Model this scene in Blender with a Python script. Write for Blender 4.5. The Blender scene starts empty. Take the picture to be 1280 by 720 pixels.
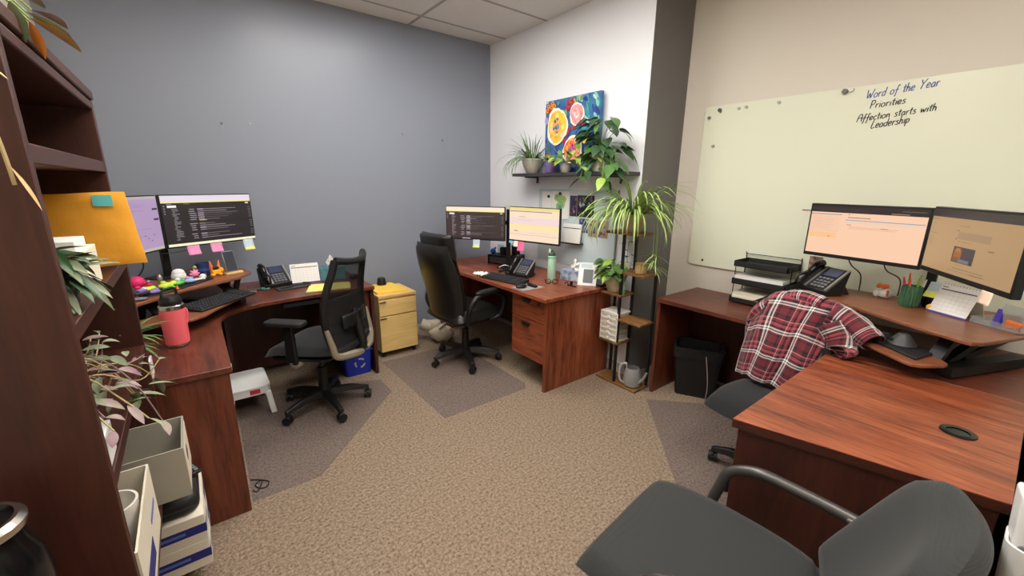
import bpy, bmesh, math, random
from mathutils import Vector, Matrix, noise as mnoise
random.seed(11)
SC = bpy.context.scene
COL = SC.collection
R = math.radians
PI = math.pi

# ------------------------------------------------------------------ camera
YAW, PITCH, ROLL, FPX, EYE = 0.66134, 0.24496, 0.01102, 517.41, 1.56
def _camera():
    f = Vector((math.sin(YAW) * math.cos(PITCH), math.cos(YAW) * math.cos(PITCH), -math.sin(PITCH)))
    r = Vector((math.cos(YAW), -math.sin(YAW), 0)); u = r.cross(f)
    c, s = math.cos(ROLL), math.sin(ROLL)
    r2 = c * r + s * u; u2 = -s * r + c * u
    cd = bpy.data.cameras.new('camera'); co = bpy.data.objects.new('camera', cd); COL.objects.link(co)
    cd.sensor_width = 36.0; cd.lens = FPX * 36.0 / 1280.0; cd.clip_start = 0.02
    m = Matrix((r2, u2, -f)).transposed().to_4x4(); m.translation = (0, 0, EYE)
    co.matrix_world = m
    SC.camera = co
_camera()

# ------------------------------------------------------------------ world + exposure
W = bpy.data.worlds.new('world'); SC.world = W; W.use_nodes = True
W.node_tree.nodes['Background'].inputs[0].default_value = (0.9, 0.95, 1.0, 1)
W.node_tree.nodes['Background'].inputs[1].default_value = 0.25
SC.view_settings.view_transform = 'Standard'
SC.view_settings.look = 'None'
SC.view_settings.gamma = 1.0
SC.view_settings.use_curve_mapping = False
SC.view_settings.exposure = 0.0
LAMP = 19.0        # radiance of the ceiling light diffusers

# ------------------------------------------------------------------ materials
def lin(c):
    return tuple(((v / 255) / 12.92 if v / 255 <= 0.04045 else ((v / 255 + 0.055) / 1.055) ** 2.4) for v in c) + (1,)
MATS = {}
def mat(name, rgb, rough=0.5, metal=0.0, emit=0.0, trans=0.0, alpha=1.0, bump=None, vary=None, ior=1.45, sheen=0.0, sub=0.0):
    if name in MATS: return MATS[name]
    m = bpy.data.materials.new(name); m.use_nodes = True; nt = m.node_tree; b = nt.nodes['Principled BSDF']
    c = lin(rgb)
    b.inputs['Base Color'].default_value = c
    b.inputs['Roughness'].default_value = rough; b.inputs['Metallic'].default_value = metal
    b.inputs['Transmission Weight'].default_value = trans; b.inputs['Alpha'].default_value = alpha
    b.inputs['IOR'].default_value = ior; b.inputs['Sheen Weight'].default_value = sheen
    if emit:
        b.inputs['Emission Color'].default_value = c; b.inputs['Emission Strength'].default_value = emit
    tc = None
    if bump or vary:
        tc = nt.nodes.new('ShaderNodeTexCoord')
    if bump:
        n = nt.nodes.new('ShaderNodeTexNoise'); n.inputs['Scale'].default_value = bump[0]; n.inputs['Detail'].default_value = 3
        bp = nt.nodes.new('ShaderNodeBump'); bp.inputs['Strength'].default_value = bump[1]; bp.inputs['Distance'].default_value = bump[2] if len(bump) > 2 else 0.004
        nt.links.new(tc.outputs['Object'], n.inputs['Vector']); nt.links.new(n.outputs['Fac'], bp.inputs['Height']); nt.links.new(bp.outputs['Normal'], b.inputs['Normal'])
    if vary:
        n = nt.nodes.new('ShaderNodeTexNoise'); n.inputs['Scale'].default_value = vary[0]; n.inputs['Detail'].default_value = 4
        rp = nt.nodes.new('ShaderNodeValToRGB'); rp.color_ramp.elements[0].position = 0.3; rp.color_ramp.elements[1].position = 0.7
        rp.color_ramp.elements[0].color = c; rp.color_ramp.elements[1].color = lin(vary[1])
        nt.links.new(tc.outputs['Object'], n.inputs['Vector']); nt.links.new(n.outputs['Fac'], rp.inputs['Fac']); nt.links.new(rp.outputs['Color'], b.inputs['Base Color'])
    MATS[name] = m
    return m
def glow(name, rgb, s=1.0):
    if name in MATS: return MATS[name]
    m = bpy.data.materials.new(name); m.use_nodes = True; nt = m.node_tree; b = nt.nodes['Principled BSDF']
    b.inputs['Base Color'].default_value = (0.01, 0.01, 0.01, 1); b.inputs['Roughness'].default_value = 0.35
    b.inputs['Emission Color'].default_value = lin(rgb); b.inputs['Emission Strength'].default_value = s
    MATS[name] = m
    return m
def wood(name, cols, axis, stretch=14.0, scale=3.0, rough=0.36):
    """laminate with long streaks running along one axis (0 x, 1 y, 2 z)"""
    if name in MATS: return MATS[name]
    m = bpy.data.materials.new(name); m.use_nodes = True; nt = m.node_tree; b = nt.nodes['Principled BSDF']
    tc = nt.nodes.new('ShaderNodeTexCoord'); mp = nt.nodes.new('ShaderNodeMapping')
    sc = [stretch] * 3; sc[axis] = 1.3
    mp.inputs['Scale'].default_value = sc
    n = nt.nodes.new('ShaderNodeTexNoise'); n.inputs['Scale'].default_value = scale; n.inputs['Detail'].default_value = 6; n.inputs['Roughness'].default_value = 0.62; n.inputs['Distortion'].default_value = 0.9
    n2 = nt.nodes.new('ShaderNodeTexNoise'); n2.inputs['Scale'].default_value = scale * 0.28; n2.inputs['Detail'].default_value = 3
    mx = nt.nodes.new('ShaderNodeMath'); mx.operation = 'MULTIPLY_ADD'; mx.inputs[1].default_value = 0.6
    ml = nt.nodes.new('ShaderNodeMath'); ml.operation = 'MULTIPLY'; ml.inputs[1].default_value = 0.4
    rp = nt.nodes.new('ShaderNodeValToRGB'); e = rp.color_ramp.elements
    e[0].position = 0.36; e[0].color = lin(cols[0]); e[1].position = 0.66; e[1].color = lin(cols[2])
    k = e.new(0.5); k.color = lin(cols[1])
    L = nt.links.new
    L(tc.outputs['Object'], mp.inputs['Vector']); L(mp.outputs['Vector'], n.inputs['Vector']); L(mp.outputs['Vector'], n2.inputs['Vector'])
    L(n2.outputs['Fac'], ml.inputs[0]); L(n.outputs['Fac'], mx.inputs[0]); L(ml.outputs[0], mx.inputs[2]); L(mx.outputs[0], rp.inputs['Fac'])
    L(rp.outputs['Color'], b.inputs['Base Color'])
    b.inputs['Roughness'].default_value = rough
    MATS[name] = m
    return m
CHERRY = ((80, 36, 21), (134, 67, 40), (164, 93, 59))
MAHOG = ((62, 28, 18), (98, 47, 30), (120, 62, 41))
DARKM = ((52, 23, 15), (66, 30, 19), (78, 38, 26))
RISER = ((112, 66, 44), (132, 80, 54), (146, 92, 64))
OAK = ((214, 176, 108), (228, 192, 122), (236, 204, 138))
RUST = ((80, 54, 28), (120, 84, 44), (150, 108, 60))
for ax in (0, 1, 2):
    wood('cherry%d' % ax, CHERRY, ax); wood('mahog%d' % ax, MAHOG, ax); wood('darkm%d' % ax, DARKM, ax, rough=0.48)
    wood('riser%d' % ax, RISER, ax, 30, 2.0); wood('oak%d' % ax, OAK, ax, 24, 2.4, 0.4); wood('rust%d' % ax, RUST, ax, 12, 5.0, 0.5)
mat('black', (22, 22, 23), 0.45); mat('black_soft', (30, 30, 31), 0.62, bump=(400, 0.15, 0.001)); mat('black_gloss', (14, 14, 15), 0.18)
mat('leather', (26, 25, 24), 0.34, bump=(160, 0.25, 0.002)); mat('fabric_black', (25, 27, 30), 0.9, bump=(420, 0.5, 0.002), sheen=0.15)
mat('dark_grey', (58, 58, 60), 0.5); mat('grey', (120, 120, 122), 0.5); mat('silver', (170, 168, 164), 0.32, 0.7); mat('steel', (196, 192, 186), 0.25, 1.0)
mat('gun', (88, 86, 84), 0.35, 0.6); mat('white', (232, 232, 230), 0.45); mat('paper', (238, 236, 230), 0.8); mat('paper_cream', (232, 224, 200), 0.8)
mat('plastic_white', (224, 220, 212), 0.35); mat('glass', (235, 245, 240), 0.06, trans=1.0); mat('clear', (240, 245, 246), 0.12, trans=0.85)
mat('soil', (52, 40, 30), 0.95, bump=(90, 0.9, 0.01)); mat('champagne', (168, 156, 136), 0.35, 0.5)

# ------------------------------------------------------------------ mesh builder
class MB:
    def __init__(s):
        s.v = []; s.f = []; s.m = []; s.uv = {}; s.T = Matrix.Identity(4); s.mi = 0
    def at(s, loc=(0, 0, 0), rz=0, rx=0, ry=0):
        s.T = Matrix.Translation(loc) @ Matrix.Rotation(rz, 4, 'Z') @ Matrix.Rotation(ry, 4, 'Y') @ Matrix.Rotation(rx, 4, 'X'); return s
    def mi_(s, i): s.mi = i; return s
    def _p(s, p): s.v.append(tuple(s.T @ Vector(p))); return len(s.v) - 1
    def face(s, ids): s.f.append(tuple(ids)); s.m.append(s.mi)
    def poly(s, pts): s.face([s._p(p) for p in pts]); return s
    def box(s, x0, x1, y0, y1, z0, z1):
        i = [s._p(p) for p in ((x0, y0, z0), (x1, y0, z0), (x1, y1, z0), (x0, y1, z0), (x0, y0, z1), (x1, y0, z1), (x1, y1, z1), (x0, y1, z1))]
        for a in ((3, 2, 1, 0), (4, 5, 6, 7), (0, 1, 5, 4), (1, 2, 6, 5), (2, 3, 7, 6), (3, 0, 4, 7)): s.face([i[k] for k in a])
        return s
    def cbox(s, c, d): return s.box(c[0] - d[0] / 2, c[0] + d[0] / 2, c[1] - d[1] / 2, c[1] + d[1] / 2, c[2] - d[2] / 2, c[2] + d[2] / 2)
    def hexa(s, bottom, top):
        i = [s._p(p) for p in list(bottom) + list(top)]
        for a in ((3, 2, 1, 0), (4, 5, 6, 7), (0, 1, 5, 4), (1, 2, 6, 5), (2, 3, 7, 6), (3, 0, 4, 7)): s.face([i[k] for k in a])
        return s
    def prism(s, pts, z0, z1):
        n = len(pts); a = [s._p((p[0], p[1], z0)) for p in pts]; b = [s._p((p[0], p[1], z1)) for p in pts]
        s.face(a[::-1]); s.face(b)
        for k in range(n): s.face((a[k], a[(k + 1) % n], b[(k + 1) % n], b[k]))
        return s
    def lathe(s, prof, n=24, c=(0, 0, 0), cap0=True, cap1=True):
        rings = []
        for r, z in prof:
            rings.append([s._p((c[0] + r * math.cos(2 * PI * k / n), c[1] + r * math.sin(2 * PI * k / n), c[2] + z)) for k in range(n)])
        for a, b in zip(rings, rings[1:]):
            for k in range(n): s.face((a[k], a[(k + 1) % n], b[(k + 1) % n], b[k]))
        if cap0: s.face(rings[0][::-1])
        if cap1: s.face(rings[-1])
        return s
    def tube(s, pts, r, n=8, smooth=0, cap=True):
        pts = [Vector(p) for p in pts]
        if smooth: pts, r = spline(pts, smooth, r)
        if not isinstance(r, (list, tuple)): r = [r] * len(pts)
        up = None; rings = []
        for i, p in enumerate(pts):
            d = (pts[min(i + 1, len(pts) - 1)] - pts[max(i - 1, 0)])
            if d.length < 1e-9: d = Vector((0, 0, 1))
            d.normalize()
            if up is None: up = Vector((0, 0, 1)) if abs(d.z) < 0.9 else Vector((1, 0, 0))
            a = d.cross(up)
            if a.length < 1e-6: a = d.cross(Vector((0, 1, 0.1)))
            a.normalize(); b = a.cross(d); up = b
            rings.append([s._p(p + r[i] * (math.cos(2 * PI * k / n) * a + math.sin(2 * PI * k / n) * b)) for k in range(n)])
        for a, b in zip(rings, rings[1:]):
            for k in range(n): s.face((a[k], b[k], b[(k + 1) % n], a[(k + 1) % n]))
        if cap: s.face(rings[0]); s.face(rings[-1][::-1])
        return s
    def cyl(s, p0, p1, r0, r1=None, n=16): return s.tube([p0, p1], [r0, r0 if r1 is None else r1], n)
    def ball(s, c, r, n=14, m=9, sq=1.0):
        """ellipsoid; r may be (rx, ry, rz); sq < 1 squares it off"""
        if not isinstance(r, (list, tuple)): r = (r, r, r)
        def e(x): return math.copysign(abs(x) ** sq, x)
        rings = []
        for j in range(1, m):
            ph = PI * j / m - PI / 2
            rings.append([s._p((c[0] + r[0] * e(math.cos(ph)) * e(math.cos(2 * PI * k / n)), c[1] + r[1] * e(math.cos(ph)) * e(math.sin(2 * PI * k / n)), c[2] + r[2] * e(math.sin(ph)))) for k in range(n)])
        b0 = s._p((c[0], c[1], c[2] - r[2])); t0 = s._p((c[0], c[1], c[2] + r[2]))
        for k in range(n):
            s.face((b0, rings[0][(k + 1) % n], rings[0][k])); s.face((t0, rings[-1][k], rings[-1][(k + 1) % n]))
        for a, b in zip(rings, rings[1:]):
            for k in range(n): s.face((a[k], a[(k + 1) % n], b[(k + 1) % n], b[k]))
        return s
    def grid(s, fn, nu, nv, closeu=False, uv=False, cols=None):
        ids = []
        for j in range(nv + 1):
            row = []
            for i in range(nu if closeu else nu + 1):
                row.append(s._p(fn(i / nu, j / nv))); s.uv[row[-1]] = (i / nu, j / nv)
            ids.append(row)
        for j in range(nv):
            for i in range(nu):
                k = (i + 1) % nu if closeu else i + 1
                if cols: s.mi = cols[i]
                s.face((ids[j][i], ids[j][k], ids[j + 1][k], ids[j + 1][i]))
        return s
    def make(s, name, mats, parent=None, loc=(0, 0, 0), rz=0.0, rx=0.0, ry=0.0, bevel=0.0, seg=2, smooth=True, subd=0, solid=0.0, ang=38):
        me = bpy.data.meshes.new(name); me.from_pydata(s.v, [], s.f)
        if not isinstance(mats, (list, tuple)): mats = [mats]
        for q in mats: me.materials.append(MATS[q] if isinstance(q, str) else q)
        if len(mats) > 1: me.polygons.foreach_set('material_index', [min(k, len(mats) - 1) for k in s.m])
        if s.uv:
            l = me.uv_layers.new(name='uv')
            for lp in me.loops: l.data[lp.index].uv = s.uv.get(lp.vertex_index, (0, 0))
        me.update()
        if smooth:
            me.shade_smooth(); me.set_sharp_from_angle(angle=R(ang))
        o = bpy.data.objects.new(name, me); COL.objects.link(o)
        o.location = loc; o.rotation_euler = (rx, ry, rz)
        if parent is not None: o.parent = parent
        if subd: q = o.modifiers.new('sub', 'SUBSURF'); q.levels = subd; q.render_levels = subd
        if solid: q = o.modifiers.new('solid', 'SOLIDIFY'); q.thickness = solid; q.offset = 0
        if bevel: q = o.modifiers.new('bevel', 'BEVEL'); q.width = bevel; q.segments = seg; q.limit_method = 'ANGLE'; q.angle_limit = R(40)
        return o
def spline(pts, k, r=None):
    out = []; ro = []; n = len(pts)
    rr = r if isinstance(r, (list, tuple)) else None
    for i in range(n - 1):
        p0, p1, p2, p3 = pts[max(i - 1, 0)], pts[i], pts[i + 1], pts[min(i + 2, n - 1)]
        for j in range(k):
            t = j / k
            out.append(0.5 * ((2 * p1) + (p2 - p0) * t + (2 * p0 - 5 * p1 + 4 * p2 - p3) * t * t + (3 * p1 - p0 - 3 * p2 + p3) * t ** 3))
            if rr: ro.append(rr[i] * (1 - t) + rr[i + 1] * t)
    out.append(pts[-1])
    if rr: ro.append(rr[-1])
    return out, (ro if rr else r)
def rrect(x0, x1, y0, y1, r, n=5):
    o = []
    for cx, cy, a in ((x1 - r, y1 - r, 0), (x0 + r, y1 - r, 90), (x0 + r, y0 + r, 180), (x1 - r, y0 + r, 270)):
        for k in range(n + 1): t = R(a + 90 * k / n); o.append((cx + r * math.cos(t), cy + r * math.sin(t)))
    return o
def tag(o, label, cat, group=None):
    o['label'] = label; o['category'] = cat
    if group: o['group'] = group
    return o
def thing(name, label, cat, loc=(0, 0, 0), rz=0.0, group=None):
    o = bpy.data.objects.new(name, None); COL.objects.link(o); o.empty_display_size = 0.05
    o.location = loc; o.rotation_euler = (0, 0, rz)
    return tag(o, label, cat, group)
def struct(o): o['kind'] = 'structure'; return o
def clone(o, parent=None, loc=None, rz=None):
    c = o.copy(); COL.objects.link(c)
    if parent is not None: c.parent = parent
    if loc is not None: c.location = loc
    if rz is not None: c.rotation_euler = (c.rotation_euler[0], c.rotation_euler[1], rz)
    return c

# ------------------------------------------------------------------ setting
YA, XB, YP, XC, ZC, XL, YF, DZ = 3.95, 2.75, 1.95, 3.235, 2.965, -0.56, -1.5, 0.76
def wallmat(name, rgb, rough):
    return mat(name, rgb, rough, bump=(220, 0.05, 0.001))
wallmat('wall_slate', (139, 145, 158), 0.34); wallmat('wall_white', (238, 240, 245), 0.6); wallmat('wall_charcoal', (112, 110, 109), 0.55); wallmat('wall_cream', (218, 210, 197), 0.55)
def carpet():
    m = bpy.data.materials.new('carpet'); m.use_nodes = True; nt = m.node_tree; b = nt.nodes['Principled BSDF']; L = nt.links.new
    tc = nt.nodes.new('ShaderNodeTexCoord')
    v = nt.nodes.new('ShaderNodeTexVoronoi'); v.inputs['Scale'].default_value = 95
    n = nt.nodes.new('ShaderNodeTexNoise'); n.inputs['Scale'].default_value = 70; n.inputs['Detail'].default_value = 4; n.inputs['Roughness'].default_value = 0.75
    rp = nt.nodes.new('ShaderNodeValToRGB'); e = rp.color_ramp.elements
    e[0].position = 0.34; e[0].color = lin((88, 72, 58)); e[1].position = 0.62; e[1].color = lin((160, 141, 121))
    k = e.new(0.47); k.color = lin((132, 113, 94))
    bp = nt.nodes.new('ShaderNodeBump'); bp.inputs['Strength'].default_value = 0.8; bp.inputs['Distance'].default_value = 0.006; bp.invert = True
    L(tc.outputs['Object'], v.inputs['Vector']); L(tc.outputs['Object'], n.inputs['Vector']); L(n.outputs['Fac'], rp.inputs['Fac']); L(rp.outputs['Color'], b.inputs['Base Color'])
    L(v.outputs['Distance'], bp.inputs['Height']); L(bp.outputs['Normal'], b.inputs['Normal'])
    b.inputs['Roughness'].default_value = 0.95
    MATS['carpet'] = m
carpet()
struct(MB().box(XL - 0.1, XC + 0.1, YF - 0.1, YA + 0.1, -0.1, 0).make('floor', 'carpet', smooth=False))
struct(MB().box(XL, XB + 0.1, YA, YA + 0.1, 0, ZC + 0.05).make('wall_back', 'wall_slate', smooth=False))
struct(MB().box(XB, XB + 0.1, YP + 0.004, YA, 0, ZC + 0.05).make('wall_corner', 'wall_white', smooth=False))
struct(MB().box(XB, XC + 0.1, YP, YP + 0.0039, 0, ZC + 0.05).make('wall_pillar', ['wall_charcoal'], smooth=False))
struct(MB().box(XC, XC + 0.1, YF, YP, 0, ZC + 0.05).make('wall_right', 'wall_cream', smooth=False))
struct(MB().box(XL - 0.1, XL, YF, YA + 0.1, 0, ZC + 0.05).make('wall_left', 'wall_cream', smooth=False))
struct(MB().box(XL, XC, YF - 0.1, YF, 0, ZC + 0.05).make('wall_front', 'wall_cream', smooth=False))
mat('base_grey', (176, 170, 164), 0.5)
struct(MB().box(1.12, XB, YA - 0.012, YA, 0, 0.09).make('baseboard_back', 'base_grey', bevel=0.003))
struct(MB().box(XB - 0.012, XB, YP, YA - 0.012, 0, 0.09).make('baseboard_corner', 'base_grey', bevel=0.003))
struct(MB().box(XC - 0.012, XC, YF, YP, 0, 0.09).make('baseboard_right', 'base_grey', bevel=0.003))
# ceiling: backing slab, tiles and grid bars
mat('tile', (238, 232, 226), 0.85, bump=(160, 0.5, 0.004), vary=(240, (220, 214, 208))); mat('gridbar', (168, 164, 160), 0.55)
ceil = struct(MB().box(XL - 0.1, XC + 0.1, YF - 0.1, YA + 0.1, ZC + 0.05, ZC + 0.12).make('ceiling', 'tile', smooth=False))
xs = [XL] + [1.841 - 1.22 * k for k in (1, 0)] + [XC]
ys = [YF] + [3.683 - 0.61 * k for k in range(8, -1, -1)] + [YA]
LIGHTS = {(1, 7), (1, 5), (1, 2), (0, 4)}      # tile cells that hold a light
for i in range(len(xs) - 1):
    for j in range(len(ys) - 1):
        if (i, j) in LIGHTS: continue
        MB().box(xs[i] + 0.008, xs[i + 1] - 0.008, ys[j] + 0.008, ys[j + 1] - 0.008, ZC, ZC + 0.02).make('ceiling_tile', 'tile', ceil, smooth=False)
for x in xs[1:-1]: MB().box(x - 0.012, x + 0.012, YF, YA, ZC - 0.004, ZC + 0.006).make('grid_bar', 'gridbar', ceil, smooth=False)
for y in ys[1:-1]: MB().box(XL, XC, y - 0.012, y + 0.012, ZC - 0.003, ZC + 0.007).make('grid_bar', 'gridbar', ceil, smooth=False)
lm = glow('lamp', (255, 250, 243), LAMP)
for n, (i, j) in enumerate(sorted(LIGHTS)):
    x0, x1 = max(xs[i], xs[i + 1] - 1.22), xs[i + 1]
    if i == 2: x1 = x0 + 1.22
    y0, y1 = ys[j], ys[j + 1]
    lab = ['flat white ceiling panel light above the bookcase', 'flat white ceiling panel light above the guest chair', 'flat white ceiling panel light over the middle of the carpet', 'flat white ceiling panel light nearest the slate wall'][n]
    t = thing('ceiling_light', lab, 'ceiling light', ((x0 + x1) / 2, (y0 + y1) / 2, ZC), 0, 'flat ceiling panel lights')
    w, h = (x1 - x0) / 2 - 0.008, (y1 - y0) / 2 - 0.008
    f = MB()
    f.box(-w, w, -h, -h + 0.03, -0.008, 0.03).box(-w, w, h - 0.03, h, -0.008, 0.03).box(-w, -w + 0.03, -h, h, -0.008, 0.03).box(w - 0.03, w, -h, h, -0.008, 0.03)
    f.make('frame', 'white', t); MB().box(-w + 0.03, w - 0.03, -h + 0.03, h - 0.03, 0.0, 0.02).make('diffuser', lm, t, smooth=False)
# ------------------------------------------------------------------ bookcase
t = thing('bookcase', 'tall dark mahogany bookcase at the left edge, shelves facing the room', 'bookcase', (-0.54, 1.09, 0))
D_, W_, H_ = 0.34, 0.97, 1.85
for y in (0, W_ - 0.025): MB().box(0, D_, y, y + 0.025, 0, H_ - 0.03).make('side_panel', 'darkm2', t, bevel=0.002)
MB().box(0, 0.012, 0.025, W_ - 0.025, 0.06, H_ - 0.03).make('back_panel', 'darkm2', t)
MB().box(-0.004, D_ + 0.004, -0.004, W_ + 0.004, H_ - 0.03, H_).make('top_panel', 'darkm1', t, bevel=0.004)
MB().box(0.02, D_, 0.025, W_ - 0.025, H_ - 0.062, H_ - 0.036).make('top_rail', 'darkm1', t, bevel=0.004)
for z in (0.095, 0.505, 0.925, 1.262, 1.597): MB().box(0.012, D_ - 0.002, 0.025, W_ - 0.025, z - 0.01, z + 0.025).make('shelf', 'darkm1', t, bevel=0.002)
MB().box(D_ - 0.03, D_ - 0.012, 0.025, W_ - 0.025, 0, 0.085).make('plinth', 'darkm1', t)
peg = MB().cyl((0, -0.0012, 0), (0, 0.0005, 0), 0.003, n=8).make('peg_sleeve', 'silver', t, (D_ - 0.06, W_ - 0.025, 0.3))
for k in range(1, 14): clone(peg, t, (D_ - 0.06, W_ - 0.025, 0.3 + k * 0.1))

# ------------------------------------------------------------------ desks
def handle(parent, x, y, z, ax):
    """small dark trapezoid pull; ax = direction the drawer faces"""
    m = MB(); w = 0.05
    if ax == '-x': m.hexa([(x - 0.012, y - w * .6, z - 0.02), (x, y - w * .6, z - 0.02), (x, y + w * .6, z - 0.02), (x - 0.012, y + w * .6, z - 0.02)], [(x - 0.02, y - w, z + 0.012), (x, y - w, z + 0.012), (x, y + w, z + 0.012), (x - 0.02, y + w, z + 0.012)])
    else: m.hexa([(x - w * .6, y - 0.012, z - 0.02), (x + w * .6, y - 0.012, z - 0.02), (x + w * .6, y, z - 0.02), (x - w * .6, y, z - 0.02)], [(x - w, y - 0.02, z + 0.012), (x + w, y - 0.02, z + 0.012), (x + w, y, z + 0.012), (x - w, y, z + 0.012)])
    return m.make('handle', 'black', parent, bevel=0.003)
# middle desk
t = thing('desk', 'cherry wood desk in the far corner with two drawers and a solid end panel', 'desk', (0, 0, 0))
MB().box(1.945, 2.735, 2.105, 3.92, DZ - 0.028, DZ).make('desk_top', 'cherry1', t, bevel=0.003)
MB().box(1.985, 2.71, 2.135, 2.16, 0, DZ - 0.028).make('end_panel', 'cherry2', t, bevel=0.002)
MB().box(1.985, 2.71, 3.85, 3.875, 0, DZ - 0.028).make('end_panel', 'cherry2', t, bevel=0.002)
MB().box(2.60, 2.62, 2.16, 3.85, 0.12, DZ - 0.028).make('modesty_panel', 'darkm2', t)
MB().box(2.02, 2.58, 2.165, 2.56, 0.21, DZ - 0.03).make('pedestal', 'mahog2', t)
for z0, z1 in ((0.215, 0.535), (0.541, 0.728)):
    d = MB().box(1.998, 2.02, 2.164, 2.56, z0, z1).make('drawer', 'cherry1', t, bevel=0.002)
    handle(d, 1.998, 2.375, z1 - 0.035, '-x')
    if z0 > 0.5: MB().cyl((1.994, 2.235, z1 - 0.04), (2.0, 2.235, z1 - 0.04), 0.011).make('lock', 'black', d)
# left desk
t = thing('desk', 'dark mahogany corner desk along the slate wall behind the bookcase', 'desk', (0, 0, 0))
top = [(-0.55, 2.105), (0.062, 2.105), (0.064, 2.5), (0.066, 2.82), (0.075, 2.95), (0.11, 3.05), (0.19, 3.125), (0.32, 3.178), (0.48, 3.20), (0.66, 3.21), (1.105, 3.21), (1.105, 3.935), (-0.55, 3.935)]
MB().prism(top, DZ - 0.028, DZ).make('desk_top', 'mahog1', t, bevel=0.003)
MB().box(-0.54, 0.05, 2.115, 2.14, 0, DZ - 0.028).make('end_panel', 'mahog2', t, bevel=0.002)
MB().box(1.075, 1.10, 3.23, 3.90, 0, DZ - 0.028).make('end_panel', 'darkm2', t, bevel=0.002)
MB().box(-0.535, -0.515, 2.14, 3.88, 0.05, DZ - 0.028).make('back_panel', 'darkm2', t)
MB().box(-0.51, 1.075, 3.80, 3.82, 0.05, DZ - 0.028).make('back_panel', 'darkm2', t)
MB().box(0.10, 0.125, 3.50, 3.80, 0, DZ - 0.028).make('support_panel', 'darkm2', t)
MB().box(-0.45, 0.0, 2.145, 2.50, 0.20, DZ - 0.03).make('pedestal', 'mahog2', t)
for z0, z1 in ((0.205, 0.53), (0.536, 0.728)): MB().box(0.0, 0.022, 2.144, 2.50, z0, z1).make('drawer', 'mahog1', t, bevel=0.002)
MB().box(0.70, 1.07, 3.29, 3.79, 0.235, DZ - 0.03).make('pedestal', 'mahog2', t)
for z0, z1 in ((0.24, 0.525), (0.531, 0.728)):
    d = MB().box(0.70, 1.072, 3.268, 3.29, z0, z1).make('drawer', 'mahog2', t, bevel=0.002)
    handle(d, 0.885, 3.268, z1 - 0.035, '-y')
    if z0 > 0.5: MB().cyl((1.03, 3.264, z1 - 0.03), (1.03, 3.27, z1 - 0.03), 0.011).make('lock', 'black', d)
MB().box(0.45, 0.69, 3.225, 3.45, DZ - 0.075, DZ - 0.045).make('keyboard_shelf', 'black_soft', t, bevel=0.004)
# right desk: the run along the cream wall, and the wing that comes towards the room
t = thing('return_desk', 'mahogany desk run along the cream wall, open underneath', 'desk', (0, 0, 0))
MB().prism([(2.645, 1.672), (2.645, 0.56), (2.452, 0.556), (2.466, -0.085), (3.225, -0.085), (3.225, 1.672)], DZ - 0.028, DZ).make('desk_top', 'mahog1', t, bevel=0.003)
MB().box(2.67, 3.22, 1.645, 1.668, 0, DZ - 0.028).make('end_panel', 'mahog2', t, bevel=0.002)
MB().box(3.15, 3.17, -0.07, 1.645, 0.06, DZ - 0.028).make('back_panel', 'darkm2', t)
t = thing('wing_desk', 'cherry streaked desk wing in the right foreground with a round black grommet', 'desk', (0, 0, 0))
MB().prism([(1.437, 0.556), (2.449, 0.556), (2.463, -0.085), (1.605, -0.085)], DZ - 0.004, DZ).make('desk_top', 'cherry1', t, bevel=0.001)
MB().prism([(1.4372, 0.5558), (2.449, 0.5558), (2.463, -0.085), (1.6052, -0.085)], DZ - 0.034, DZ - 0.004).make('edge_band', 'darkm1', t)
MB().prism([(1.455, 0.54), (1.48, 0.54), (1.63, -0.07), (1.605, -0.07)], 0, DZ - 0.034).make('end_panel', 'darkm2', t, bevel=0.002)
MB().box(1.66, 2.44, -0.06, -0.04, 0.05, DZ - 0.028).make('back_panel', 'mahog2', t)
g = MB().lathe([(0.030, 0.0015), (0.030, 0.004), (0.045, 0.005), (0.047, 0.001)], 28, (1.963, 0.052, DZ), False, False).lathe([(0.0005, 0.0012), (0.0315, 0.0012)], 28, (1.963, 0.052, DZ), False, False).make('grommet', ['black_gloss'], t)
t = tag(MB().box(1.62, 3.16, -0.60, -0.10, 0.02, DZ + 0.005).make('cabinet', 'black', bevel=0.004), 'low black cabinet beyond the right long edge of the desk wing', 'cabinet')
tag(MB().box(0.98, 1.60, -0.62, -0.11, 0.02, DZ - 0.01).make('cabinet', 'black', bevel=0.004), 'low black cabinet under the white phone holder at the right edge', 'cabinet')
tag(MB().box(-0.55, -0.22, 0.62, 1.07, 0.0, 0.70).make('low_cabinet', 'darkm2', bevel=0.004), 'low brown cabinet beside the bookcase, under the black thermos', 'cabinet')

# light wood file cabinet on casters
t = thing('file_cabinet', 'pale maple two drawer file cabinet on casters by the slate wall', 'cabinet', (1.405, 3.49, 0))
MB().box(-0.175, 0.175, 0.02, 0.39, 0.055, 0.565).make('body', 'oak0', t, bevel=0.002)
MB().box(-0.18, 0.18, 0, 0.395, 0.565, 0.59).make('top', 'oak0', t, bevel=0.002)
for z0, z1 in ((0.06, 0.392), (0.402, 0.545)):
    d = MB().box(-0.176, 0.176, 0, 0.02, z0, z1).make('drawer', 'oak0', t, bevel=0.002)
    MB().box(-0.172, -0.115, -0.012, 0.001, z1 - 0.018, z1 - 0.008).make('handle', 'gun', d, bevel=0.002)
for x in (-0.15, 0.15):
    for y in (0.05, 0.35): MB().cyl((x - 0.012, y, 0.026), (x + 0.012, y, 0.026), 0.026).box(x - 0.016, x + 0.016, y - 0.02, y + 0.02, 0.04, 0.06).make('caster', 'black', t)

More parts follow.
